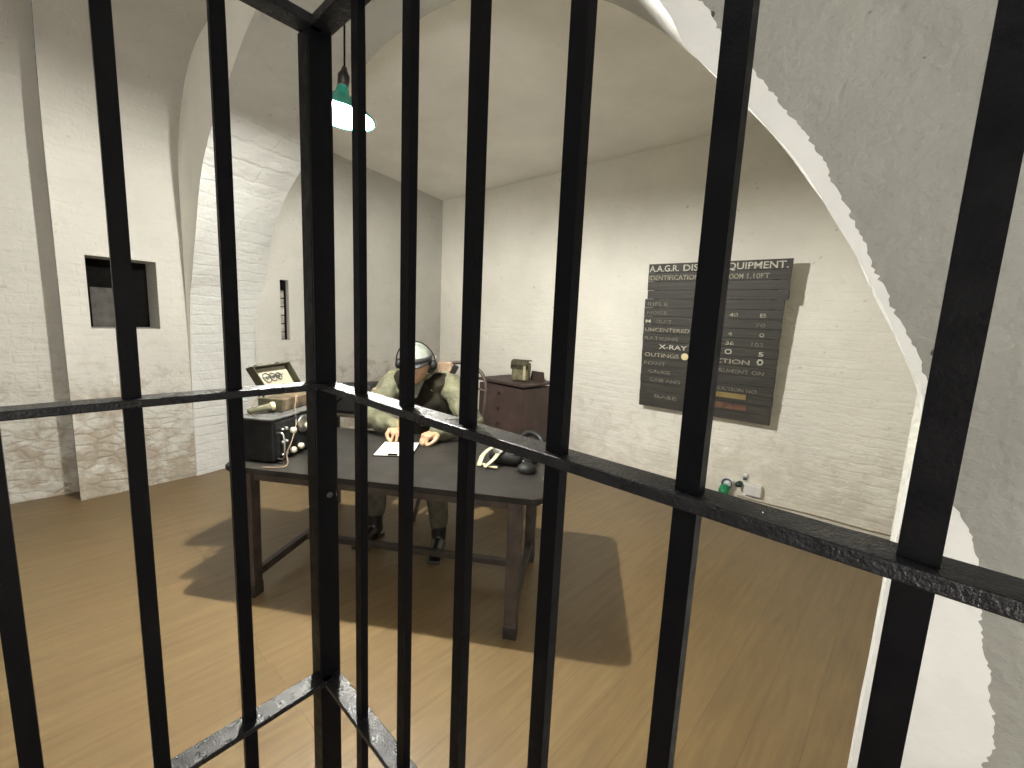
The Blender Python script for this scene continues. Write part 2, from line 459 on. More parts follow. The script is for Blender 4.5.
bm = NB(); bm.faces.new([bm.verts.new(v) for v in ((-5.6, -1.9, 0), (1.5, -1.9, 0), (1.5, 4.7, 0), (-5.6, 4.7, 0))])
ex = bmesh.ops.extrude_face_region(bm, geom=list(bm.faces)); bmesh.ops.translate(bm, vec=(0, 0, -.05), verts=[v for v in ex['geom'] if isinstance(v, bmesh.types.BMVert)])
struct(obj('floor', bm, M['floor']))

# the arch rib ------------------------------------------------------------
right = [(0, 0), (0, .6), (.005, 1.13), (.018, 1.36), (-.04, 1.531), (-.114, 1.678), (-.16, 1.775), (-.23, 1.9), (-.348, 2.078), (-.505, 2.28), (-.694, 2.482), (-.89, 2.67), (-1.117, 2.838)]
farL = [(-1.5, 3.04), (-2.0, 3.19), (-2.5, 3.23), (-3.0, 3.17), (-3.5, 3.0), (-3.94, 2.754), (-4.35, 2.55), (-4.68, 2.28), (-4.87, 1.95), (-4.95, 1.6), (-4.96, .9), (-4.97, 0)]
nearL = [(-1.5, 3.03), (-2.0, 3.16), (-2.5, 3.16), (-2.95, 3.05), (-3.4, 2.88), (-3.78, 2.72), (-4.07, 2.5), (-4.335, 2.09), (-4.52, 1.80), (-4.64, 1.58), (-4.76, .9), (-4.78, 0)]
def dens(pr, k=4):
    return [tuple(v) for v in smooth_path([(x, z, 0) for x, z in pr], k)]
nearR = [(0, 0), (0, .6), (.003, 1.13), (.011, 1.457), (-.022, 1.553), (-.089, 1.686), (-.127, 1.755), (-.192, 1.854), (-.278, 1.963), (-.40, 2.10), (-.471, 2.214), (-.70, 2.50), (-1.117, 2.838)]
near = [(v[0], v[1]) for v in dens(nearR + nearL)]; far = [(v[0], v[1]) for v in dens(right + farL)]
bm = NB()
def jit(x, y, z, a=.006):
    q = noise.noise_vector(Vector((x * 6, y * 6, z * 6)))
    return Vector((x + q.x * a, y, z + q.z * a))
NY = 6
grid = [[jit(near[i][0] + (far[i][0] - near[i][0]) * j / NY, YN + (1.6 - .03 * abs(far[i][0]) / 5 - YN) * j / NY, near[i][1] + (far[i][1] - near[i][1]) * j / NY) for j in range(NY + 1)] for i in range(len(near))]
gv = [[bm.verts.new(p) for p in row] for row in grid]
for i in range(len(near) - 1):
    for j in range(NY): f = bm.faces.new([gv[i][j], gv[i + 1][j], gv[i + 1][j + 1], gv[i][j + 1]]); f.material_index = 0
TOP = 3.62
nr = len(right) * 4 - 4 + 6
# near face, left of the crown: plaster
for i in range(nr, len(near) - 1):
    a, b2 = grid[i][0], grid[i + 1][0]
    if b2.z > 1.5 and b2.x >= -4.4:
        f = bm.faces.new([gv[i][0], gv[i + 1][0], bm.verts.new((b2.x, YN, TOP)), bm.verts.new((a.x, YN, TOP))])
    else: continue
    f.material_index = 3
# strip between the arris and the wall at the left springing
lo = [grid[i][0] for i in range(nr, len(near)) if grid[i][0].z <= grid[nr][0].z]
f = None
prev = None
lastx = [grid[i][0] for i in range(len(near)) if i > nr and grid[i][0].x >= -4.4][-1]
for p in [lastx] + [grid[i][0] for i in range(len(near)) if i > nr and grid[i][0].x < -4.4]:
    if prev is not None:
        f = bm.faces.new([bm.verts.new(v) for v in (prev, p, (-5.1, YN, p.z), (-5.1, YN, prev.z))]); f.material_index = 3
    else:
        f = bm.faces.new([bm.verts.new(v) for v in (p, (-5.1, YN, p.z), (-5.1, YN, TOP), (p.x, YN, TOP))]); f.material_index = 3
    prev = p
# far face (towards the sign wall)
for i in range(len(far) - 1):
    a, b2 = grid[i][NY], grid[i + 1][NY]
    if min(a.z, b2.z) < 1.2: continue
    f = bm.faces.new([gv[i][NY], gv[i + 1][NY], bm.verts.new((b2.x, b2.y, TOP)), bm.verts.new((a.x, a.y, TOP))]); f.material_index = 3
f = bm.faces.new([bm.verts.new(v) for v in ((0, 1.6, 0), (1.4, 1.6, 0), (1.4, 1.6, TOP), (0, 1.6, TOP))]); f.material_index = 3
# near face, right of the crown: white margin with a ragged edge, then grey paint
rag_raw = [(-.53, 1.212, 2.404), (-.49, 1.215, 2.337), (-.387, 1.222, 2.199), (-.309, 1.228, 2.087), (-.278, 1.23, 2.046), (-.257, 1.232, 2.022), (-.204, 1.235, 1.929), (-.15, 1.239, 1.824), (-.105, 1.242, 1.73), (-.07, 1.245, 1.657), (-.014, 1.249, 1.557), (.045, 1.253, 1.40), (.082, 1.256, 1.251), (.106, 1.258, 1.206), (.13, 1.259, 1.162), (.153, 1.261, 1.053), (.164, 1.262, .976), (.192, 1.264, .868), (.211, 1.265, .755), (.19, 1.265, .62), (.21, 1.265, .3), (.22, 1.265, 0)]
rag = [(x / y * YN, EYE + (z - EYE) / y * YN) for x, y, z in rag_raw]
rag[-1] = (.155, -.01)
def interp(tab, z):      # tab of (x, z)
    tab = sorted(tab, key=lambda q: q[1])
    if z <= tab[0][1]: return tab[0][0]
    for (x0, z0), (x1, z1) in zip(tab, tab[1:]):
        if z <= z1: return x0 + (x1 - x0) * (z - z0) / (z1 - z0 + 1e-9)
    (x0, z0), (x1, z1) = tab[-2:]
    return x1 + (x1 - x0) / (z1 - z0) * (z - z1)
arr = [(grid[i][0].x, grid[i][0].z) for i in range(nr + 1)]
zl = [i * .005 for i in range(int(grid[nr][0].z / .005) + 1)] + [grid[nr][0].z]
def rx(z):
    xa = interp(arr, z); r = interp(rag, z)
    n = noise.noise(Vector((0, 3, z * 30))) * .006 + noise.noise(Vector((5, 3, z * 120))) * .004 + noise.noise(Vector((9, 3, z * 420))) * .005
    return max(r + n, xa + .006)
for z0, z1 in zip(zl, zl[1:]):
    a0, a1 = interp(arr, z0), interp(arr, z1); r0, r1 = rx(z0), rx(z1)
    yb = lambda x, z: YN + 0
    f = bm.faces.new([bm.verts.new((a0, YN, z0)), bm.verts.new((r0, YN, z0)), bm.verts.new((r1, YN, z1)), bm.verts.new((a1, YN, z1))]); f.material_index = 1
    f = bm.faces.new([bm.verts.new((r0, YN, z0)), bm.verts.new((1.4, YN, z0)), bm.verts.new((1.4, YN, z1)), bm.verts.new((r1, YN, z1))]); f.material_index = 2
zt = zl[-1]
f = bm.faces.new([bm.verts.new(v) for v in ((interp(arr, zt), YN, zt), (1.4, YN, zt), (1.4, YN, TOP), (interp(arr, zt), YN, TOP))]); f.material_index = 2
bmesh.ops.remove_doubles(bm, verts=bm.verts, dist=2e-4)
struct(obj('wall_arch', bm, [M['soffit'], M['face_white'], M['face_gray'], M['vault']]))

# windows in the left wall
wd = Vector((-.1, .8, 0)).normalized()
bm = NB(); W0 = Vector((-4.70, .1, 0)) + wd * .37 + Vector((-.345, 0, 1.64))
box(bm, W0, (.02, .5, .62), (Vector((1, 0, 0)), wd, Vector((0, 0, 1))))
w1 = struct(obj('window_1', bm, M['void']))  # near-black back panel, the darkness inside the opening put into its colour
bm = NB(); box(bm, W0 + wd * -.10 + Vector((.02, 0, -.125)), (.016, .17, .34), (Vector((1, 0, 0)), wd, Vector((0, 0, 1))), .003)
sh = obj('shutter', bm, M['grey_board'], w1)
w2d = Vector((-.365, 2.59, 0)).normalized()
bm = NB(); W1 = Vector((-4.905, 1.45, 0)) + w2d * .31 + Vector((-.080, 0, 1.56))
box(bm, W1, (.02, .12, .66), (Vector((1, 0, 0)), w2d, Vector((0, 0, 1))))
w2 = struct(obj('window_2', bm, M['void']))  # dark backing of the slit, its inner shade given as near-black colour
bm = NB()
for k in range(7):
    if k == 6: continue
    box(bm, W1 + w2d * -.014 + Vector((.022, 0, -.27 + k * .088)), (.02, .050, .080), (Vector((1, 0, 0)), w2d, Vector((0, 0, 1))), .006)
obj('stone_lining', bm, M['slit_stone'], w2)
# pipe run along the foot of the sign wall
def sw(s, off, z): return CORN + SD * s + SN * off + Vector((0, 0, z))
def swX(X, off, z):       # point by world X of the wall foot
    return sw((X - CORN.x) / SD.x, off, z)
bm = NB(); tube(bm, [swX(x, .016, .05 + .004 * math.sin(x * 9)) for x in [-1.1 + i * .14 for i in range(11)]], .011, 8)
struct(obj('trim_1', bm, M['pipe'], smooth=True))

# ------------------------------------------------------------------ the iron grille
XG, YG = -.781, .335
Z = Vector((0, 0, 1))
gr = thing('iron_grille', 'black painted iron bar grille with a thick corner post, in front of everything', 'grille', (XG, YG, 0))
bm = NB(); box(bm, (XG, YG, 1.009), (.0395, .0395, 2.018), bev=.002)
post = obj('corner_post', bm, M['iron'], gr)
bm = NB(); b0 = Vector((XG + .0197, YG + .003, 1.245)); lathe(bm, [(.0055, 0), (.0055, .002), (.003, .003)], b0, (1, 0, 0), 14)
obj('bolt', bm, M['knob'], post)
def ibar(x, y, along):
    bm = NB()
    s = (.0185, .0125) if along == 'x' else (.0105, .0195)
    z0 = 0.0
    n = 26; rings = []
    for i in range(n + 1):
        z = z0 + 2.018 * i / n
        q = noise.noise_vector(Vector((x * 7, y * 7, z * 1.3))) * .0012
        rings.append([bm.verts.new((x + q.x + a * s[0] / 2, y + q.y + b * s[1] / 2, z)) for a, b in ((-1, -1), (1, -1), (1, 1), (-1, 1))])
    for A, B in zip(rings, rings[1:]):
        for k in range(4): bm.faces.new([A[k], A[(k + 1) % 4], B[(k + 1) % 4], B[k]])
    bm.faces.new(rings[0][::-1]); bm.faces.new(rings[-1])
    ed = [e for e in bm.edges if abs(e.verts[0].co.z - e.verts[1].co.z) > .01]
    bmesh.ops.bevel(bm, geom=ed, offset=.0013, segments=2, affect='EDGES', profile=.5)
    obj('bar', bm, M['iron'], gr)
for x in (-.637, -.508, -.380, -.248, -.1185, .013, .144, .275, .406): ibar(x, YG, 'x')
def lpx(y): return -.770 + (YG - y) * .07
for y in (.193, .073, -.052, -.172, -.292): ibar(lpx(y), y, 'y')
LD = Vector((-.07, 1, 0)).normalized(); LN = Vector((1, .07, 0)).normalized()
for z, hh in ((.871, .010), (1.449, .011), (2.021, .015)):
    bm = NB(); box(bm, ((XG + .5) / 2, YG, z), (.5 - XG, .034, hh), bev=.0015); obj('rail', bm, M['iron_rail'], gr)
    bm = NB(); box(bm, (lpx((YG - .4) / 2), (YG - .4) / 2, z), (.038, YG + .4, hh), (LN, LD, Z), .0015); obj('rail', bm, M['iron_rail'], gr)

# ------------------------------------------------------------------ table (own frame u along its length, n across it, away from the gate)
U = Vector((.832, .555, 0)); N = Vector((-.555, .832, 0)); Z = Vector((0, 0, 1)); TA = (U, N, Z)
def T(u, n, z): return U * u + N * n + Z * z
TZ = .76
t = thing('table', 'large dark wooden table with square legs and a worn black top', 'table', T(-.98, 2.4, 0))
bm = NB()
u0, u1, n0, n1, r = -1.83, -.14, 1.915, 2.80, .05
poly = []
for cx, cy, a0 in ((u1 - r, n1 - r, 0), (u0 + r, n1 - r, 90), (u0 + r, n0 + r, 180), (u1 - r, n0 + r, 270)):
    for k in range(7):
        a = math.radians(a0 + 15 * k); poly.append((cx + r * math.cos(a), cy + r * math.sin(a)))
prism(bm, poly, .03, (0, 0, TZ - .03), U, N, Z)
bmesh.ops.bevel(bm, geom=[e for e in bm.edges if abs(e.verts[0].co.z - e.verts[1].co.z) < 1e-4], offset=.005, segments=2, affect='EDGES')
obj('tabletop', bm, M['tabletop'], t)
bm = NB()
box(bm, T(-1.0, 1.985, .70), (1.48, .022, .055), TA); box(bm, T(-1.0, 2.715, .70), (1.48, .022, .055), TA)
box(bm, T(-1.735, 2.35, .70), (.022, .74, .055), TA); box(bm, T(-.265, 2.35, .70), (.022, .74, .055), TA)
obj('apron', bm, M['darkwood'], t)
for u in (-1.725, -.275):
    for n in (1.985, 2.715):
        bm = NB(); box(bm, T(u, n, .365), (.072, .072, .73), TA, .004, taper=.86)
        lg = obj('leg', bm, M['darkwood'], t)
        bm = NB(); box(bm, T(u, n, .035), (.068, .068, .07), TA, .003); obj('metal_shoe', bm, M['knob'], lg)
for u in (-1.725, -.275):
    bm = NB(); box(bm, T(u, 2.35, .115), (.035, .68, .045), TA, .003); obj('stretcher', bm, M['darkwood'], t)
bm = NB(); box(bm, T(-1.0, 2.45, .115), (1.42, .035, .04), TA, .003); obj('stretcher', bm, M['darkwood'], t)

# ------------------------------------------------------------------ radio set at the left end of the table
rd = thing('radio_set', 'black metal radio set with ivory knobs at the left end of the table', 'radio', T(-1.69, 2.27, TZ))
bm = NB(); box(bm, T(-1.695, 2.225, TZ + .122), (.215, .45, .225), TA, .006); obj('case', bm, M['radio_black'], rd)
bm = NB(); box(bm, T(-1.695, 2.225, TZ + .238), (.225, .46, .010), TA, .003); obj('lid', bm, M['radio_top'], rd)
bm = NB(); box(bm, T(-1.583, 2.225, TZ + .12), (.008, .43, .205), TA, .003); pn = obj('front_panel', bm, M['radio_black'], rd)
for n, z, r_ in ((2.144, .913, .017), (2.268, .912, .019), (2.139, .802, .017), (2.205, .806, .017), (2.34, .91, .018), (2.36, .81, .017)):
    bm = NB(); lathe(bm, [(r_, 0), (r_, .016), (r_ * .8, .022), (.002, .023)], T(-1.579, n, z), U, 16); k = obj('knob', bm, M['ivory'], pn, True)
bm = NB()
tube(bm, [T(-1.572, 2.24 + .055 * math.cos(a), .935 + .04 * math.sin(a)) for a in [i * PI / 8 for i in range(9)]], .006, 8)
lathe(bm, [(.05, 0), (.05, .006), (.04, .01), (.002, .01)], T(-1.579, 2.24, .93), U, 20)
obj('dial', bm, M['chrome'], pn, True)
for n in (2.05, 2.08, 2.40):
    for z in (.80, .87, .94):
        bm = NB(); lathe(bm, [(.009, 0), (.007, .02), (.002, .021)], T(-1.579, n, z), U, 10); obj('toggle_switch', bm, M['chrome'], pn, True)
bm = NB()
for (n, z) in ((2.015, .86),):
    tube(bm, smooth_path([T(-1.575, n, z - .07), T(-1.535, n, z - .06), T(-1.535, n, z + .06), T(-1.575, n, z + .07)], 4), .005, 8)
obj('handle', bm, M['chrome'], rd, True)

# opened instrument case on the radio
RZ = TZ + .244
cs = thing('instrument_case', 'open olive instrument case with a diagram in its lid, on the black radio', 'case', T(-1.75, 2.32, RZ))
bm = NB(); box(bm, T(-1.72, 2.34, RZ + .036), (.14, .36, .07), TA, .006); obj('case_body', bm, M['old_leather'], cs)
bm = NB(); box(bm, T(-1.72, 2.16, RZ + .036), (.15, .012, .074), TA, .003)
obj('metal_edging', bm, M['olive_metal'], cs)
# lid: open tray leaning back, its inside facing the gate and downward
def lidP(a, b, d): # a along width 0..1, b from bottom 0 to top 1, d depth towards viewer
    n_ = 2.19 + .31 * a - .035 * b * 0
    base = T(-1.80, n_, RZ + .100)
    upv = (Z * .80 - U * .28 + N * -.28).normalized() * .155
    dep = (U * .55 - N * .55 - Z * .45).normalized() * .045
    return base + upv * b + dep * d
ax_ = (lidP(1, 0, 0) - lidP(0, 0, 0)); W_ = ax_.length; ax_.normalize(); ay_ = (lidP(0, 1, 0) - lidP(0, 0, 0)); H_ = ay_.length; ay_.normalize(); az_ = ax_.cross(ay_).normalized()
if az_.dot(Vector((.7, -.7, 0))) < 0: az_ = -az_
O_ = lidP(0, 0, 0); D_ = .042
bm = NB(); LA = (ax_, ay_, az_)
cc = O_ + ax_ * W_ / 2 + ay_ * H_ / 2
box(bm, cc - az_ * .004, (W_, H_, .008), LA, .002)
box(bm, O_ + ax_ * .004 + ay_ * H_ / 2 + az_ * D_ / 2, (.008, H_, D_), LA, .002); box(bm, O_ + ax_ * (W_ - .004) + ay_ * H_ / 2 + az_ * D_ / 2, (.008, H_, D_), LA, .002)
box(bm, O_ + ax_ * W_ / 2 + ay_ * (H_ - .004) + az_ * D_ / 2, (W_, .008, D_), LA, .002); box(bm, O_ + ax_ * W_ / 2 + ay_ * .004 + az_ * D_ / 2, (W_, .008, D_), LA, .002)
lid = obj('lid', bm, M['olive_metal'], cs)
bm = NB(); box(bm, cc + az_ * .004, (W_ * .86, H_ * .80, .006), LA); cd = obj('diagram_card', bm, M['cream_card'], lid)
bm = NB()
for k in range(3):
    c_ = cc + ax_ * (-.06 + .05 * k) + az_ * .009
    tube(bm, [c_ + ax_ * math.cos(a) * (.030 - .004 * k) + ay_ * math.sin(a) * (.030 - .004 * k) for a in [i * PI / 8 for i in range(16)]], .003, 6, closed=True)
    tube(bm, [c_ - ax_ * .035, c_ + ax_ * .04 + ay_ * .01], .0028, 6)
    lathe(bm, [(.010, 0), (.010, .002)], c_, az_, 12)
obj('diagram', bm, M['diagram_ink'], cd)
for a in (.22, .78):
    bm = NB(); box(bm, O_ + ax_ * W_ * a + ay_ * (H_ + .003) + az_ * D_ * .5, (.045, .012, .024), LA, .002); obj('clasp', bm, M['radio_top'], lid)
for a in (.06, .94):
    bm = NB(); tube(bm, [O_ + ax_ * W_ * a + az_ * .0, T(-1.79, 2.17 + .34 * a, RZ + .04)], .006, 8)
    obj('lid_stay', bm, M['olive_metal'], cs)
bm = NB(); tube(bm, smooth_path([T(-1.68, 2.22, RZ + .11), T(-1.62, 2.24, RZ + .08), T(-1.600, 2.20, RZ + .02), T(-1.572, 2.17, RZ - .06), T(-1.55, 2.10, RZ - .14), T(-1.545, 2.05, TZ + .05), T(-1.50, 1.98, TZ + .006), T(-1.6, 1.93, TZ + .006)], 6), .0032, 8)
tag(obj('cable', bm, M['cord'], None, True, loc=T(-1.6, 2.2, RZ)), 'thin brown cable dropping from the open case down the front of the radio', 'cable')
bm = NB(); tube(bm, smooth_path([T(-1.80, 2.24, RZ + .12), T(-1.82, 2.18, RZ + .06), T(-1.80, 2.10, RZ + .005), T(-1.72, 2.03, RZ + .004)], 6), .004, 8)
tag(obj('cable', bm, M['cord'], None, True, loc=T(-1.8, 2.15, RZ)), 'thin cable looping from the open case down to the radio lid', 'cable')
bm = NB(); cap2(bm, T(-1.765, 2.06, RZ + .020), .016, T(-1.70, 2.135, RZ + .034), .021); 
hs = obj('hand_receiver', bm, M['canvas_dark'], None, True, loc=T(-1.74, 2.09, RZ)); tag(hs, 'small olive and cream hand piece lying on the radio beside the open case', 'hand piece')
bm = NB(); lathe(bm, [(.022, 0), (.024, .012), (.020, .022), (.002, .023)], T(-1.70, 2.135, RZ + .036), (T(-1.66, 2.18, RZ + .04) - T(-1.70, 2.135, RZ + .034)), 14); obj('cream_end', bm, M['cream_webbing'], hs, True)

# writing pad and pencil
pA = Vector((math.cos(.42), math.sin(.42), 0)); 
pd = thing('writing_pad', 'white sheet on a dark clipboard lying under the seated man\'s hands', 'writing pad', T(-1.07, 2.44, TZ))
pu, pv = (T(-.95, 2.33, 0) - T(-1.19, 2.28, 0)).normalized(), None
pv = Vector((-pu.y, pu.x, 0))
bm = NB(); box(bm, T(-1.085, 2.435, TZ + .003), (.225, .275, .006), (pu, pv, Z)); obj('board', bm, M['void'], pd)
bm = NB(); box(bm, T(-1.085, 2.435, TZ + .0075), (.215, .265, .003), (pu, pv, Z)); obj('sheet', bm, M['paper'], pd)
bm = NB(); box(bm, T(-1.085, 2.435, TZ + .012) - pv * .126, (.055, .018, .008), (pu, pv, Z), .002); obj('clip', bm, M['void'], pd)

# headgear with pale webbing on the right of the table
gm = thing('respirator', 'black rubber headgear with cream webbing straps on the right of the table', 'respirator', T(-.40, 2.42, TZ))
bm = NB()
sphere(bm, T(-.40, 2.43, TZ + .060), .075, (1.1, 1.0, .8)); sphere(bm, T(-.36, 2.50, TZ + .075), .055, (1, 1, 1.0)); cap2(bm, T(-.46, 2.38, TZ + .045), .045, T(-.34, 2.36, TZ + .04), .04)
remesh(obj('facepiece', bm, M['rubber'], gm, True), .008, 4)
for du in (-.04, .045):
    bm = NB(); lathe(bm, [(.032, 0), (.034, .012), (.026, .018), (.002, .019)], T(-.40 + du, 2.36, TZ + .085), (.3, -.7, .6), 18); obj('eyepiece', bm, M['chrome'], gm, True)
for pts in ([(-.535, 2.27, .012), (-.53, 2.34, .05), (-.50, 2.40, .075), (-.46, 2.44, .08)], [(-.50, 2.26, .010), (-.46, 2.30, .045), (-.44, 2.34, .075), (-.43, 2.40, .10)], [(-.54, 2.30, .02), (-.50, 2.29, .012), (-.46, 2.27, .012), (-.43, 2.27, .012)]):
    bm = NB(); P_ = smooth_path([T(a, b, TZ + c) for a, b, c in pts], 5)
    prevv = None
    for i, p in enumerate(P_):
        tdir = (P_[min(i + 1, len(P_) - 1)] - P_[max(i - 1, 0)]).normalized(); sdir = tdir.cross(Z).normalized(); up_ = sdir.cross(tdir)
        q = [bm.verts.new(p + sdir * a * .012 + up_ * b * .002) for a, b in ((-1, -1), (1, -1), (1, 1), (-1, 1))]
        if prevv:
            for k in range(4): bm.faces.new([prevv[k], prevv[(k + 1) % 4], q[(k + 1) % 4], q[k]])
        else: bm.faces.new(q[::-1])
        prevv = q
    bm.faces.new(prevv); obj('webbing_strap', bm, M['cream_webbing'], gm)
bm = NB(); pth = smooth_path([T(-.36, 2.50, TZ + .10), T(-.30, 2.58, TZ + .14), T(-.22, 2.55, TZ + .11), T(-.22, 2.45, TZ + .03), T(-.30, 2.33, TZ + .025)], 10)
tube(bm, pth, [.016 + .004 * (i % 2) for i in range(len(pth))], 12); obj('hose', bm, M['rubber'], gm, True)
bm = NB(); lathe(bm, [(.045, 0), (.05, .006), (.05, .03), (.03, .045), (.002, .046)], T(-.27, 2.28, TZ), Z, 20); obj('canister', bm, M['rubber'], gm, True)

# ------------------------------------------------------------------ cabinet with a canvas pouch and a small plate behind it
cxA = Vector((-3.65, 3.335, 0)); cxB = Vector((-2.925, 3.325, 0)); cu_ = (cxB - cxA).normalized(); cn_ = Vector((-cu_.y, cu_.x, 0)); CH = .915
CA = (cu_, cn_, Z); cc0 = (cxA + cxB) / 2 + cn_ * .25
cb = thing('drawer_cabinet', 'red-brown painted wooden drawer cabinet behind the table', 'cabinet', cc0)
bm = NB(); box(bm, cc0 + Z * .43, (.66, .48, .86), CA, .004); obj('carcass', bm, M['cabinet'], cb)
bm = NB(); box(bm, cc0 + Z * (CH - .014), (.70, .52, .028), CA, .006); obj('top_board', bm, M['cabinet'], cb)
for k in range(5):
    bm = NB(); z = .785 - k * .165
    if z < .06: continue
    fc = cc0 - cn_ * .236 + Z * z
    box(bm, fc, (.63, .012, .161), CA, .001); dr = obj('drawer', bm, M['cabinet'], cb)
    bm = NB(); lathe(bm, [(.008, 0), (.008, .012), (.016, .018), (.016, .026), (.003, .030)], fc - cn_ * .009, -cn_, 14); obj('knob', bm, M['knob'], dr, True)
# pouch
pc = cc0 + cu_ * .10 - cn_ * .02 + Z * CH; a = math.radians(22)
qx = (cu_ * math.cos(a) + cn_ * math.sin(a)); qy = (cn_ * math.cos(a) - cu_ * math.sin(a)); QA = (qx, qy, Z)
po = thing('canvas_pouch', 'small olive canvas pouch with a pale strap, on the brown cabinet', 'pouch', pc)
bm = NB(); box(bm, pc + Z * .105, (.19, .13, .20), QA, .022); bmesh.ops.subdivide_edges(bm, edges=bm.edges, cuts=2)
for v in bm.verts: v.co += noise.noise_vector(v.co * 14) * .008
obj('pouch_body', bm, M['canvas'], po, True)
bm = NB(); pf = []
for i in range(9):
    t_ = i / 8; y_ = .070 - .145 * min(1, t_ * 1.5); z_ = .212 + .014 * math.sin(t_ * 5) - max(0, t_ - .62) * .18
    pf.append([bm.verts.new(pc + qx * x_ + qy * y_ + Z * z_ + Z * dz) for x_ in (-.098, -.03, .03, .098) for dz in (0, .006)])
for A, B in zip(pf, pf[1:]):
    for k in range(3):
        bm.faces.new([A[2 * k + 1], A[2 * k + 3], B[2 * k + 3], B[2 * k + 1]]); bm.faces.new([A[2 * k], B[2 * k], B[2 * k + 2], A[2 * k + 2]])
    bm.faces.new([A[0], A[1], B[1], B[0]]); bm.faces.new([A[7], A[6], B[6], B[7]])
obj('flap', bm, M['canvas_dark'], po, True)
bm = NB(); box(bm, pc + qx * .062 - qy * .071 + Z * .095, (.032, .010, .15), QA, .003); obj('strap', bm, M['cream_webbing'], po)
bm = NB(); tube(bm, smooth_path([pc - qx * .07 + Z * .18, pc - qx * .05 - qy * .03 + Z * .20, pc - qx * .068 - qy * .062 + Z * .15, pc - qx * .06 - qy * .07 + Z * .08], 5), .006, 8); obj('tie', bm, M['canvas'], po, True)
bm = NB(); pl = cc0 + cu_ * .21 + cn_ * .12 + Z * (CH + .055)
prism(bm, [(-.10, -.055), (.10, -.055), (.08, .05), (-.08, .05)], .02, pl, cu_, Z, cn_)
tag(obj('wooden_block', bm, M['cabinet'], None, loc=pl - Z * .055), 'low brown block with sloping ends standing behind the canvas pouch', 'block')

# ------------------------------------------------------------------ chair behind the man
ch = thing('bentwood_chair', 'dark bentwood chair with a curved hoop back, behind the seated man', 'chair', T(-1.03, 3.28, 0))
bm = NB(); lathe(bm, [(.19, 0), (.205, .008), (.205, .024), (.19, .032)], T(-1.03, 3.25, .425), Z, 28); obj('seat', bm, M['bentwood'], ch, True)
for (a, b) in ((-.14, -.14), (.14, -.14), (-.14, .14), (.14, .14)):
    bm = NB(); tube(bm, smooth_path([T(-1.03 + a, 3.25 + b, .43), T(-1.03 + a * 1.15, 3.25 + b * 1.15, .2), T(-1.03 + a * 1.4, 3.25 + b * 1.4, 0)], 4), .016, 10); obj('leg', bm, M['bentwood'], ch, True)
bm = NB(); tube(bm, [T(-1.03 + .165 * math.cos(x), 3.25 + .165 * math.sin(x), .20) for x in [i * PI / 12 for i in range(24)]], .010, 8, closed=True); obj('stretcher', bm, M['bentwood'], ch, True)
bm = NB(); pts = []
for i in range(17):
    x = PI * i / 16; pts.append(T(-1.01 + .235 * math.cos(x), 3.44 + .05 * math.sin(x), .98 + .225 * math.sin(x) ** .8))
tube(bm, smooth_path([T(-.88, 3.38, .44), T(-.80, 3.41, .70), T(-.775, 3.43, .90)] + pts[1:-1] + [T(-1.245, 3.43, .90), T(-1.22, 3.41, .70), T(-1.16, 3.38, .44)], 3), .014, 10); obj('back_hoop', bm, M['bentwood'], ch, True)
bm = NB(); tube(bm, smooth_path([T(-.775, 3.43, .99), T(-.9, 3.48, 1.01), T(-1.01, 3.49, 1.01), T(-1.12, 3.48, 1.01), T(-1.245, 3.43, .99)], 4), .009, 8); obj('back_rail', bm, M['bentwood'], ch, True); bm = NB(); tube(bm, [T(-.78, 3.42, .72), T(-1.01, 3.46, .73), T(-1.24, 3.42, .72)], .010, 8)
obj('back_rail', bm, M['bentwood'], ch, True)
# things slung on the chair back
sl = thing('shoulder_strap', 'tan leather strap with a black buckle hanging over the chair hoop', 'strap', T(-1.09, 3.42, 1.2))
bm = NB(); box(bm, T(-1.115, 3.42, 1.15), (.12, .035, .12), (U, N, Z), .014); obj('leather_loop', bm, M['tan_leather'], sl, True)
bm = NB(); box(bm, T(-1.035, 3.40, 1.15), (.045, .03, .085), ((U + Z * -.5).normalized(), N, (Z + U * .5).normalized()), .006); obj('buckle', bm, M['rubber'], sl)

# dark bag on a tall stand, beyond the table's far left corner
stn = thing('stand', 'slim dark wooden stand carrying the black satchel behind the table', 'stand', T(-1.97, 3.12, 0))
bm = NB(); box(bm, T(-1.86, 3.14, .79), (.46, .24, .022), TA, .003); obj('stand_top', bm, M['darkwood'], stn)
for du, dn in ((-.03, -.07), (.03, .07)):
    bm = NB(); box(bm, T(-1.97 + du, 3.12 + dn, .39), (.03, .03, .78), TA, .002); obj('leg', bm, M['darkwood'], stn)
bm = NB(); box(bm, T(-1.83, 3.14, .912), (.52, .20, .22), TA, .03); bmesh.ops.subdivide_edges(bm, edges=bm.edges, cuts=2)
for v in bm.verts:
    v.co += noise.noise_vector(v.co * 9) * .012
    uu = v.co.dot(U) + 1.86
    if v.co.z > .9: v.co.z += uu * .10
bag = obj('satchel', bm, M['rubber'], None, True, loc=T(-1.86, 3.14, .80)); tag(bag, 'black leather satchel at the left of the seated man', 'bag')
bm = NB(); tube(bm, smooth_path([T(-1.95, 3.05, .96), T(-1.86, 3.035, .90), T(-1.77, 3.05, .97)], 6), .008, 8); obj('strap', bm, M['void'], bag, True)
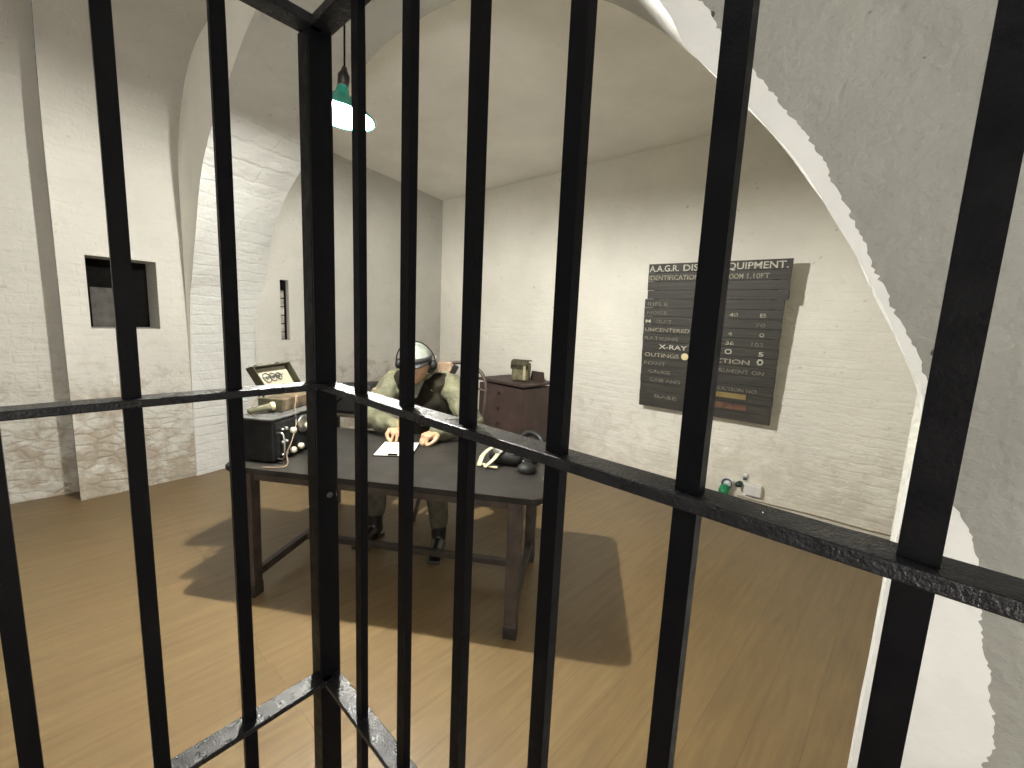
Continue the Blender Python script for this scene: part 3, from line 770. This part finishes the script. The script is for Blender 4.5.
# ------------------------------------------------------------------ the seated man
pr = thing('person', 'man in olive shirt, dark jerkin and cap seated behind the table, writing with head bowed', 'person', T(-1.165, 3.20, 0))
HU = (U * .985 + N * .17).normalized()                    # head sideways axis, turned a little to the gate
HF0 = Vector((HU.y, -HU.x, 0))                            # level facing direction
tilt = math.radians(12)
HF = (HF0 * math.cos(tilt) - Z * math.sin(tilt)).normalized(); HZ = (Z * math.cos(tilt) + HF0 * math.sin(tilt)).normalized()
HC = T(-1.162, 2.915, 1.240); HS = 1.16
def H(x, y, z): return HC + (HU * x + HF * y + HZ * z) * HS
HR = Matrix((HU, HF, HZ)).transposed()

def add_head(bm):
    vs = sphere(bm, (0, 0, 0), 1, (1, 1, 1), 40, 30)
    for v in vs:
        x, y, z = v.co
        k = .078 * (1 - .22 * max(0, -z) ** 1.5)
        X = x * k; Y = y * .098; ZZ = z * .118
        if z < 0 and y > 0: Y += .012 * (-z) ** 2          # jaw forward
        if z < -.2 and y < .1: Y += .030 * (-z - .2)       # slimmer nape
        # brow, eye hollows, cheeks
        if y > .5:
            Y += .005 * math.exp(-((z - .22) / .10) ** 2)
            for s in (-1, 1): Y -= .012 * math.exp(-(((x - s * .38) / .20) ** 2 + ((z - .02) / .13) ** 2))
            for s in (-1, 1): Y += .006 * math.exp(-(((x - s * .48) / .2) ** 2 + ((z + .28) / .16) ** 2))
            Y += .007 * math.exp(-((x / .3) ** 2 + ((z + .60) / .09) ** 2))
            Y += .010 * math.exp(-((x / .28) ** 2 + ((z + .90) / .14) ** 2))
        v.co = H(X, Y, ZZ)
    cap2(bm, H(0, .098, .012), .008, H(0, .116, -.030), .0125)               # nose
    for s in (-1, 1):
        sphere(bm, H(s * .011, .104, -.034), .009)
        sphere(bm, H(s * .079, -.006, -.005), .03, (.38, .62, 1.0), 12, 10, HR)   # ears
    cap2(bm, H(-.016, .098, -.064), .006, H(.016, .098, -.064), .006); cap2(bm, H(-.014, .097, -.074), .0065, H(.014, .097, -.074), .0065)

def add_hand(bm, wrist, fwd, side, up, curls, thumb=1, spread=.06):
    fwd, side, up = fwd.normalized(), side.normalized(), up.normalized()
    v_before = set(bm.verts)
    kn = []
    for i, (o, l) in enumerate(((-.030, .084), (-.010, .090), (.011, .087), (.030, .078))):
        k = wrist + fwd * l + side * o + up * (.004 - .002 * abs(i - 1))
        cap2(bm, wrist + side * o * .65, .017, k, .0125, 12); kn.append(k)
    cap2(bm, wrist + side * -.02 - up * .006, .018, wrist + fwd * .06 - side * .022 - up * .01, .015)
    for i, k in enumerate(kn):
        L = (.040, .046, .043, .033)[i]; a = curls[i]; p = k; ang = 0; sd = (i - 1.5) * spread
        r = (.0088, .0092, .0088, .0078)[i]
        for s_, (ll, da) in enumerate(((L, a), (L * .62, a * 1.1), (L * .5, a * .7))):
            ang += da
            d = (fwd * math.cos(ang) - up * math.sin(ang) + side * sd).normalized()
            q = p + d * ll
            cap2(bm, p, r * (1 - .08 * s_), q, r * (1 - .08 * (s_ + 1)), 10); p = q
    tb = wrist + fwd * .022 - side * .030 * thumb - up * .006
    d1 = (fwd * .75 - side * .62 * thumb - up * .25).normalized(); p1 = tb + d1 * .042
    d2 = (fwd * .95 + side * .05 * thumb - up * .35).normalized(); p2 = p1 + d2 * .032; p3 = p2 + (fwd * .8 + side * .45 * thumb - up * .35).normalized() * .026
    cap2(bm, tb, .0155, p1, .0115); cap2(bm, p1, .0115, p2, .010); cap2(bm, p2, .010, p3, .0085)
    for v in bm.verts:
        if v not in v_before: v.co = wrist + (v.co - wrist) * 1.15

J = dict(pel=T(-1.165, 3.22, .54), wst=T(-1.165, 3.18, .74), chs=T(-1.165, 3.09, .94), nb=T(-1.165, 3.035, 1.12),
         sR=T(-1.385, 3.06, 1.075), eR=T(-1.49, 2.80, .86), wR=T(-1.205, 2.655, .842),
         sL=T(-.945, 3.06, 1.075), eL=T(-.725, 2.85, .86), wL=T(-.915, 2.675, .826),
         hR=T(-1.265, 3.20, .52), kR=T(-1.355, 2.76, .535), aR=T(-1.385, 2.74, .10), tR=T(-1.41, 2.60, .045),
         hL=T(-1.065, 3.20, .52), kL=T(-.95, 2.74, .535), aL=T(-.90, 2.70, .10), tL=T(-.875, 2.56, .045))
def torso(bm, g):
    for s in (-1, 1):
        cap2(bm, J['pel'] + U * .06 * s, .13 + g, J['wst'] + U * .055 * s, .112 + g); cap2(bm, J['wst'] + U * .055 * s, .112 + g, J['chs'] + U * .075 * s, .118 + g)
        cap2(bm, J['chs'] + U * .075 * s, .118 + g, J['nb'] + U * .09 * s - Z * .06, .075 + g)
def arm(bm, s, e, w, g, sh=.066, el=.052, wr=.032):
    cap2(bm, J['nb'] + (J[s] - J['nb']) * .35 - Z * .02, .06 + g, J[s], sh + g); cap2(bm, J[s], sh + g, J[e], el + g); cap2(bm, J[e], el + g, J[w], wr + g)

bm = NB()
add_head(bm)
cap2(bm, J['nb'] - Z * .02, .058, H(0, -.025, -.075), .054)
torso(bm, 0); arm(bm, 'sR', 'eR', 'wR', 0, .055, .040, .027); arm(bm, 'sL', 'eL', 'wL', 0, .055, .040, .027)
for s in 'RL':
    cap2(bm, J['h' + s], .085, J['k' + s], .058); cap2(bm, J['k' + s], .056, J['a' + s], .036); cap2(bm, J['a' + s] - Z * .04, .035, J['t' + s], .028)
dR = (T(-1.115, 2.55, .812) - J['wR']).normalized(); dL = (T(-1.005, 2.54, .802) - J['wL']).normalized()
add_hand(bm, J['wR'], dR, dR.cross(Z) * 1.0, Z + dR.cross(Z) * -.25, (.90, .98, 1.04, 1.1), thumb=-1)
add_hand(bm, J['wL'], dL, dL.cross(Z) * 1.0, Z, (.95, 1.0, 1.02, 1.05), thumb=1)
body = remesh(obj('body', bm, M['skin'], pr, True), .0042, 3, .5)

bm = NB(); torso(bm, .016)
arm(bm, 'sR', 'eR', 'wR', .022, .070, .058, .034); arm(bm, 'sL', 'eL', 'wL', .022, .070, .058, .034)
bmesh.ops.subdivide_edges(bm, edges=bm.edges, cuts=1)
sh_ = remesh(obj('shirt', bm, M['shirt'], pr, True), .009, 6)
tx = bpy.data.textures.new('cloth_folds', 'CLOUDS'); tx.noise_scale = .07; tx.noise_depth = 2
dm = sh_.modifiers.new('folds', 'DISPLACE'); dm.texture = tx; dm.strength = .030; dm.mid_level = .5; dm.texture_coords = 'LOCAL'
for s, w, e in (('R', 'wR', 'eR'), ('L', 'wL', 'eL')):
    d = (J[w] - J[e]).normalized(); bm = NB(); lathe(bm, [(.046, -.018), (.052, -.014), (.050, .010), (.040, .012)], J[w] + d * .0, d, 20); obj('cuff', bm, M['shirt'], sh_, True)
# jerkin: slightly larger torso with narrow shoulders
bm = NB()
for s in (-1, 1):
    cap2(bm, J['pel'] + U * .06 * s, .155, J['wst'] + U * .055 * s, .136); cap2(bm, J['wst'] + U * .055 * s, .146, J['chs'] + U * .068 * s, .156)
    cap2(bm, J['chs'] + U * .075 * s, .152, J['nb'] + U * .105 * s - Z * .045, .088)
    cap2(bm, J['nb'] + U * .105 * s - Z * .045, .092, J['nb'] + U * .155 * s + N * .01 - Z * .03, .086)
    cap2(bm, J['chs'] + U * .05 * s, .146, J['nb'] + U * .06 * s - Z * .08, .10)
vs_ = remesh(obj('jerkin', bm, M['vest'], pr, True), .009, 6)
dm = vs_.modifiers.new('folds', 'DISPLACE'); dm.texture = tx; dm.strength = .012; dm.mid_level = .5; dm.texture_coords = 'LOCAL'
# collar opening: a grey-green V with two lapels
bm = NB(); fr = (-N * .92 + Z * .38).normalized(); cz = (Z * .92 + N * .38).normalized()
cc1 = J['nb'] - N * .115 - Z * .055 + U * .012
prism(bm, [(-.045, .06), (.045, .06), (.008, -.075), (-.008, -.075)], .02, cc1, U, cz, fr)
bmesh.ops.bevel(bm, geom=bm.edges[:], offset=.006, segments=2, affect='EDGES'); obj('shirt_front', bm, M['scarf'], sh_, True)
bm = NB(); tube(bm, [J['nb'] + Z * .035 - N * .01 + (U * math.cos(a) * .082 - N * math.sin(a) * .078) - Z * .02 * math.sin(a) for a in [i * PI / 10 for i in range(20)]], .020, 8, closed=True)
obj('collar', bm, M['shirt'], sh_, True)
for s in (-1, 1):
    bm = NB(); cap2(bm, J['nb'] + U * s * .15 + Z * .058, .016, J['s' + ('L' if s > 0 else 'R')] + Z * .072 + N * .0, .015); obj('epaulette', bm, M['shirt'], sh_, True)
# a tan patch on each upper sleeve
bm = NB(); q = J['sR'] + (J['eR'] - J['sR']) * .32 - N * .075 - U * .055; sphere(bm, q, .035, (1.0, .35, 1.2)); obj('sleeve_patch', bm, M['tan_leather'], sh_, True)
# trousers and boots
bm = NB()
for s in (-1, 1): cap2(bm, J['pel'] + U * .05 * s - Z * .02, .150, J['pel'] + U * .07 * s + Z * .06, .146)
for s in 'RL':
    cap2(bm, J['h' + s] - Z * .005, .105, J['k' + s], .080); cap2(bm, J['k' + s], .080, J['a' + s] + Z * .09, .062)
tr = remesh(obj('trousers', bm, M['trousers'], pr, True), .010, 6)
dm = tr.modifiers.new('folds', 'DISPLACE'); dm.texture = tx; dm.strength = .020; dm.mid_level = .5; dm.texture_coords = 'LOCAL'
for s in 'RL':
    bm = NB(); a_, t_ = J['a' + s], J['t' + s]
    cap2(bm, a_ + Z * .10, .056, a_ - Z * .02, .050); cap2(bm, a_ - Z * .045 + (a_ - t_) * .15, .045, t_ + Z * .005, .043); 
    bt = remesh(obj('boot', bm, M['boot'], pr, True), .007, 4)
    bm = NB(); f_ = (t_ - a_); f_.z = 0; f_.normalize(); s_ = f_.cross(Z)
    box(bm, (a_ + t_) / 2 * 1 - Z * .0 + Vector((0, 0, 0)), (.26, .085, .018), (f_, s_, Z), .004)
    for v in bm.verts: v.co.z += -(a_.z + t_.z) / 2 + .0095
    obj('sole', bm, M['knob'], bt)
# hair, brows, eyes, lips
bm = NB(); vs2 = sphere(bm, (0, 0, 0), 1, (1, 1, 1), 32, 22)
dl = [v for v in vs2 if not (v.co.z > -.05 or v.co.y < -.15) or (v.co.y > .35 and v.co.z < .45) or v.co.z < -.55]
bmesh.ops.delete(bm, geom=dl, context='VERTS')
for v in bm.verts: v.co = H(v.co.x * .081, v.co.y * .100, v.co.z * .112)
hr = obj('hair', bm, M['hair'], pr, True); sm_ = hr.modifiers.new('thick', 'SOLIDIFY'); sm_.thickness = .006; sm_.offset = 0
for s in (-1, 1):
    bm = NB(); cap2(bm, H(s * .016, .097, .030), .0045, H(s * .046, .084, .030), .0035); obj('eyebrow', bm, M['hair'], pr, True)
    bm = NB(); sphere(bm, H(s * .030, .078, .004), .0135, (1.2, .8, .8), 14, 10, HR); obj('eyelid', bm, M['skin'], pr, True)
bm = NB(); cap2(bm, H(-.017, .104, -.069), .0032, H(.017, .104, -.069), .0032); obj('mouth', bm, M['lips'], pr, True)
# cap: pale soft crown, dark band and short peak
bm = NB(); vs2 = sphere(bm, (0, 0, 0), 1, (1, 1, 1), 36, 24)
bmesh.ops.delete(bm, geom=[v for v in vs2 if v.co.z < .25], context='VERTS')
for v in bm.verts: v.co = H(v.co.x * .093, v.co.y * .112 - .006, v.co.z * .124 - .002) + noise.noise_vector(v.co * 3) * .004
cp = obj('cap', bm, M['cap'], pr, True); sm_ = cp.modifiers.new('thick', 'SOLIDIFY'); sm_.thickness = .005; sm_.offset = 1
bm = NB()
rings = []
for k in range(32):
    a = 2 * PI * k / 32
    hgt = .052 if math.sin(a) > .0 else .040
    rings.append([bm.verts.new(H(math.cos(a) * rr, math.sin(a) * rr * 1.2 - .004, zz)) for rr, zz in ((.088, .022), (.093, .024), (.095, hgt + .008), (.088, hgt + .008))])
for k in range(32):
    A, B = rings[k], rings[(k + 1) % 32]
    for q in range(4): bm.faces.new([A[q], A[(q + 1) % 4], B[(q + 1) % 4], B[q]])
obj('cap_band', bm, M['cap_dark'], cp, True)
bm = NB(); ri = []
for k in range(13):
    a = math.radians(25 + 130 * k / 12); w_ = math.sin((a - math.radians(25)) / math.radians(130) * PI)
    ri.append([bm.verts.new(H(math.cos(a) * r_, math.sin(a) * r_ * 1.2 - .002, z_)) for r_, z_ in ((.090, .034), (.094 + .026 * w_, .026 - .008 * w_), (.094 + .026 * w_, .021 - .008 * w_), (.090, .028))])
for A, B in zip(ri, ri[1:]):
    for q in range(4): bm.faces.new([A[q], A[(q + 1) % 4], B[(q + 1) % 4], B[q]])
bm.faces.new(ri[0][::-1]); bm.faces.new(ri[-1]); obj('cap_peak', bm, M['cap_dark'], cp, True)

# headphones worn over the cap
hp = thing('headphones', 'black headphones with steel band worn over the seated man\'s cap', 'headphones', HC)
bm = NB(); tube(bm, [H(math.cos(a) * .119, .012 + .02 * math.sin(a), .002 + math.sin(a) * .147) for a in [PI * i / 20 for i in range(21)]], .0042, 8); obj('headband', bm, M['rubber'], hp, True)
for s in (-1, 1):
    bm = NB(); lathe(bm, [(.030, 0), (.036, .006), (.036, .024), (.026, .036), (.002, .038)], H(s * .092, .004, -.004), HU * s, 20); cpn = obj('ear_cup', bm, M['rubber'], hp, True)
    bm = NB(); lathe(bm, [(.024, 0), (.034, .004), (.034, .012), (.024, .014)], H(s * .086, .004, -.004), HU * s, 20); obj('ear_pad', bm, M['void'], cpn, True)
    bm = NB(); tube(bm, [H(s * .122, .014, .012), H(s * .120, .018, .060)], .0045, 8); obj('slider', bm, M['chrome'], hp, True)
# pencil in the right hand
pt0 = J['wR'] + dR * .128 - Z * .030; bm = NB()
tube(bm, [Vector((pt0.x, pt0.y, TZ + .010)), pt0 + Z * .035 + (J['wR'] - pt0).normalized() * .03, pt0 + Z * .085 + (J['wR'] - pt0).normalized() * .08], [.001, .0038, .0038], 8)
tag(obj('pencil', bm, M['graphite'], None, True, loc=pt0), 'thin pencil held in the writing hand over the white sheet', 'pencil')

# ------------------------------------------------------------------ the equipment board on the back wall (it leans forward at the top)
def onwall(x, y, off):
    """point on the picture ray through the wall foot frame: used only to read the board's corners"""
    pass
SBL, SBR, SH0, SH1 = 3.195, 4.395, .765, 2.165       # along-wall start/end, bottom and top heights
lean = Vector((0, 0, SH1 - SH0)) + SN * .10
bu, bv = SD.copy(), lean.normalized(); bn = bu.cross(bv).normalized()
if bn.dot(SN) < 0: bn = -bn
BW = SBR - SBL; BH = lean.length; B0 = sw(SBL, .10, SH0); BA = (bu, bv, bn)
board = thing('equipment_board', 'dark slatted notice board headed EQUIPMENT with faded cream lettering, on the back wall', 'sign', sw((SBL + SBR) / 2, .10, SH0))
def Bp(a, b, c=0): return B0 + bu * a + bv * b + bn * c
rows = 17; hh = BH / rows; upper = 4
for k in range(rows):
    top = k >= rows - upper
    a0, a1 = (.02, BW + .01) if top else (0, BW - .012)
    bm = NB(); yy = (k + .5) * hh; j = random.uniform(-.003, .003)
    box(bm, Bp((a0 + a1) / 2 + j, yy, 0), (a1 - a0, hh - .002, .022 + (.004 if top else 0)), BA, .002)
    obj('slat', bm, M['sign_board'], board)
bm = NB()
for a in (.10, BW / 2, BW - .10): box(bm, Bp(a, BH / 2, -.022), (.05, BH * .97, .02), BA, .002)
obj('backing_batten', bm, M['sign_board'], board)
for a in (.2, BW - .2):
    for b_, ln in ((.12, .09), (BH - .12, .17)):
        bm = NB(); p = Bp(a, b_, -.03); tube(bm, [p, p - SN * ln], .010, 8); obj('wall_bracket', bm, M['chrome'], board)
LET = {}
def letter(s, a, b, size, mat='letter', width=None):
    me, w = text_mesh(s, size, width)
    me.materials.append(M[mat])
    o = bpy.data.objects.new('lettering', me); C.objects.link(o)
    R = Matrix((bu, bv, bn)).transposed().to_4x4()
    me.transform(Matrix.Translation(Bp(a, b, .0155)) @ R)
    put_under(o, board)
def row(k): return BH - (k + .78) * hh
letter('A.A.G.R.', .03, BH - hh * .88, .080, 'letter', .28)
letter('DISPL.', .35, BH - hh * .88, .080, 'letter', .25)
letter('EQUIPMENT.', .685, BH - hh * .88, .080, 'letter', .50)
letter('IDENTIFICATION', .03, row(1) - .005, .062, 'letter_mid', .47)
letter('ROOM', .72, row(1) - .005, .060, 'letter_mid', .14)
letter('1.10FT', .89, row(1) - .005, .060, 'letter_mid', .17)
for (k, s, a, sz, mt, w) in ((4, 'RIFLE', .03, .045, 'letter_faint', .2), (5, 'NOISE', .03, .045, 'letter_faint', .2), (6, 'M', .02, .045, 'letter', .05), (6, 'OUST', .12, .045, 'letter_faint', .16),
        (7, 'UNCENTERED', .02, .050, 'letter_mid', .43), (8, 'RATIONS', .02, .048, 'letter_faint', .33), (8, 'T', .45, .048, 'letter_faint', .04), (9, 'X-RAY', .17, .060, 'letter', .27), (10, 'OUTINGS', .03, .052, 'letter_mid', .34),
        (11, 'POINT', .03, .046, 'letter_faint', .22), (12, 'GAUGE', .08, .046, 'letter_faint', .22), (13, 'CASE AND', .10, .046, 'letter_faint', .30), (15, 'BASE', .16, .046, 'letter_faint', .22),
        (5, '40', .78, .048, 'letter_mid', .07), (5, 'B', 1.02, .048, 'letter_mid', .05), (6, '70', .99, .046, 'letter_faint', .08), (7, '4', .78, .048, 'letter_mid', .04), (7, '0', 1.03, .048, 'letter_mid', .04),
        (8, '36', .77, .046, 'letter_mid', .07), (8, '102', .98, .046, 'letter_faint', .09), (9, 'O', .77, .062, 'letter', .06), (9, '5', 1.04, .052, 'letter', .04),
        (10, 'SECTION', .60, .056, 'letter_mid', .38), (11, 'INSTRUMENT ON', .60, .046, 'letter_faint', .50), (13, 'INSTRUCTION NO', .60, .044, 'letter_faint', .46)):
    letter(s, a, row(k), sz, mt, w)
bm = NB(); lathe(bm, [(.033, 0), (.033, .004), (.002, .005)], Bp(.425, BH - 10.5 * hh, .012), bn, 22); obj('round_badge', bm, M['dot_yellow'], board)
bm = NB(); tube(bm, [Bp(1.06 + .021 * math.cos(a), BH - 10.4 * hh + .023 * math.sin(a), .014) for a in [i * PI / 3 for i in range(6)]], .007, 6, closed=True); obj('round_badge', bm, M['letter'], board)
bm = NB(); box(bm, Bp(.80, BH - 14.3 * hh, .014), (.36, .048, .005), BA); obj('name_plate', bm, M['brass'], board)
bm = NB(); box(bm, Bp(.84, BH - 15.5 * hh, .0125), (.30, .05, .003), BA); obj('worn_panel', bm, M['rust'], board)

# ------------------------------------------------------------------ sockets at the foot of the back wall
sk = thing('socket_box', 'white wall socket box with dark plug, low on the back wall', 'socket', swX(-.98, 0, .12))
bm = NB(); box(bm, swX(-.975, .030, .135), (.145, .06, .10), (SD, -SN, Z), .006); obj('box_body', bm, M['plastic_white'], sk)
bm = NB(); lathe(bm, [(.026, 0), (.030, .006), (.026, .045), (.014, .055)], swX(-1.075, .06, .175), (SN - SD * .3), 16); obj('plug', bm, M['plug_dark'], sk, True)
g1 = thing('green_connector', 'round green industrial plug with a white and blue ring, low on the back wall', 'plug', swX(-1.20, 0, .10))
bm = NB(); lathe(bm, [(.040, 0), (.045, .01), (.045, .06), (.036, .085), (.018, .10)], swX(-1.20, .05, .105), (SN - Z * .5), 22); obj('plug_body', bm, M['plug_green'], g1, True)
bm = NB(); c_ = swX(-1.185, .07, .150); tube(bm, [c_ + SD * .042 * math.cos(a) + Z * .042 * math.sin(a) for a in [i * PI / 10 for i in range(20)]], .007, 8, closed=True); obj('blue_ring', bm, M['plug_blue'], g1, True)
bm = NB(); lathe(bm, [(.040, 0), (.040, .02), (.002, .022)], swX(-1.185, .04, .150), SN, 20); obj('white_cover', bm, M['plastic_white'], g1, True)
bm = NB(); box(bm, swX(-1.185, .018, .12), (.09, .036, .11), (SD, -SN, Z), .004); obj('mounting_box', bm, M['plastic_white'], g1)
s3 = thing('small_switch', 'small white rounded switch fixed just above the socket box', 'switch', swX(-1.05, 0, .24))
bm = NB(); lathe(bm, [(.022, 0), (.022, .02), (.014, .032), (.002, .034)], swX(-1.05, 0, .252), SN, 16); obj('switch_cap', bm, M['plastic_white'], s3, True)
bm = NB(); box(bm, swX(-1.05, .014, .218), (.03, .028, .02), (SD, -SN, Z), .003); obj('switch_base', bm, M['plug_blue'], s3)

# ------------------------------------------------------------------ pendant lamp
LP = Vector((-2.062, .993, 2.452))
lamp = thing('pendant_lamp', 'green and white enamel pendant lamp with a glowing bulb hanging from the arch', 'lamp', Vector((LP.x, LP.y, 2.6)))
la = Vector((.07, .08, 1)).normalized()
bm = NB(); prof = [(.024, .120), (.030, .092), (.064, .068), (.112, .038), (.150, .004)]
def shell(bm, prof, off, c, ax, n=36):
    c = Vector(c); u = ax.cross(Vector((1, 0, 0))).normalized(); v = ax.cross(u); R_ = []
    for r_, h_ in prof: R_.append([bm.verts.new(c + ax * (h_ + off) + (u * math.cos(2 * PI * k / n) + v * math.sin(2 * PI * k / n)) * r_) for k in range(n)])
    for A, B in zip(R_, R_[1:]):
        for k in range(n): bm.faces.new([A[k], A[(k + 1) % n], B[(k + 1) % n], B[k]])
shell(bm, prof, .004, LP, la); o1 = obj('shade', bm, M['shade_green'], lamp, True)
bm = NB(); shell(bm, [(r_ - .001, h_) for r_, h_ in prof], 0, LP, la); obj('shade_lining', bm, M['shade_white'], o1, True)
bm = NB(); cr_ = LP + la * .004; u_ = la.cross(Vector((1, 0, 0))).normalized(); v_ = la.cross(u_)
tube(bm, [cr_ + (u_ * math.cos(a) + v_ * math.sin(a)) * .150 for a in [i * PI / 20 for i in range(40)]], .0045, 8, closed=True); obj('shade_rim', bm, M['shade_green'], o1, True)
bm = NB(); lathe(bm, [(.012, 0), (.024, .006), (.026, .05), (.016, .065), (.010, .085)], LP + la * .12, la, 18); obj('lamp_holder', bm, M['knob'], lamp, True)
bm = NB(); sphere(bm, LP + la * .045, .026, (1, 1, 1.15)); bl = obj('bulb', bm, M['bulb'], lamp, True)
bm = NB(); top = LP + la * .20; tube(bm, smooth_path([top, Vector((top.x + .003, top.y, 2.85)), Vector((top.x, top.y, 3.13))], 6), .0045, 8); obj('flex', bm, M['void'], lamp, True)
bm = NB(); lathe(bm, [(.035, 0), (.035, -.02), (.012, -.035)], (top.x, top.y, 3.165), Z, 18); obj('ceiling_rose', bm, M['shade_white'], lamp, True)

def light(name, typ, loc, energy, col, **kw):
    d = bpy.data.lights.new(name, typ); d.energy = energy; d.color = col
    for k, v in kw.items(): setattr(d, k, v)
    o = bpy.data.objects.new(name, d); o.location = loc; C.objects.link(o); return o
light('lamp_light', 'POINT', LP + la * -.014, 83, (1, .965, .895), shadow_soft_size=.022)
cl = light('passage_fill_area', 'AREA', (.2, -1.1, 3.3), 7, (1, .97, .93), shape='RECTANGLE', size=1.8, size_y=.9)  # added fill from an unseen source behind the camera
light('passage_fill_point', 'POINT', (1.15, -1.4, 1.35), 42, (1, .95, .92), shadow_soft_size=.32)  # second added fill, soft and out of view, lifts ceiling and vault
cl.rotation_euler = (math.radians(20), 0, 0)

w = bpy.data.worlds.new('dim'); bpy.context.scene.world = w; w.use_nodes = True
w.node_tree.nodes['Background'].inputs[0].default_value = (.9, .95, 1, 1); w.node_tree.nodes['Background'].inputs[1].default_value = .02

# ------------------------------------------------------------------ camera
cam = bpy.data.cameras.new('camera'); cam.sensor_width = 36; cam.lens = 438 / 1024 * 36; cam.clip_start = .01
co = bpy.data.objects.new('camera', cam); C.objects.link(co)
R = Matrix(((0.726387, -0.133214, 0.674253), (0.685801, 0.076016, -0.723809), (0.045167, 0.988168, 0.146575)))
co.matrix_world = Matrix.Translation((0, 0, EYE)) @ R.to_4x4()
sc = bpy.context.scene; sc.camera = co
sc.view_settings.view_transform = 'Standard'; sc.view_settings.look = 'None'; sc.view_settings.gamma = 1; sc.view_settings.use_curve_mapping = False
sc.view_settings.exposure = 2.07
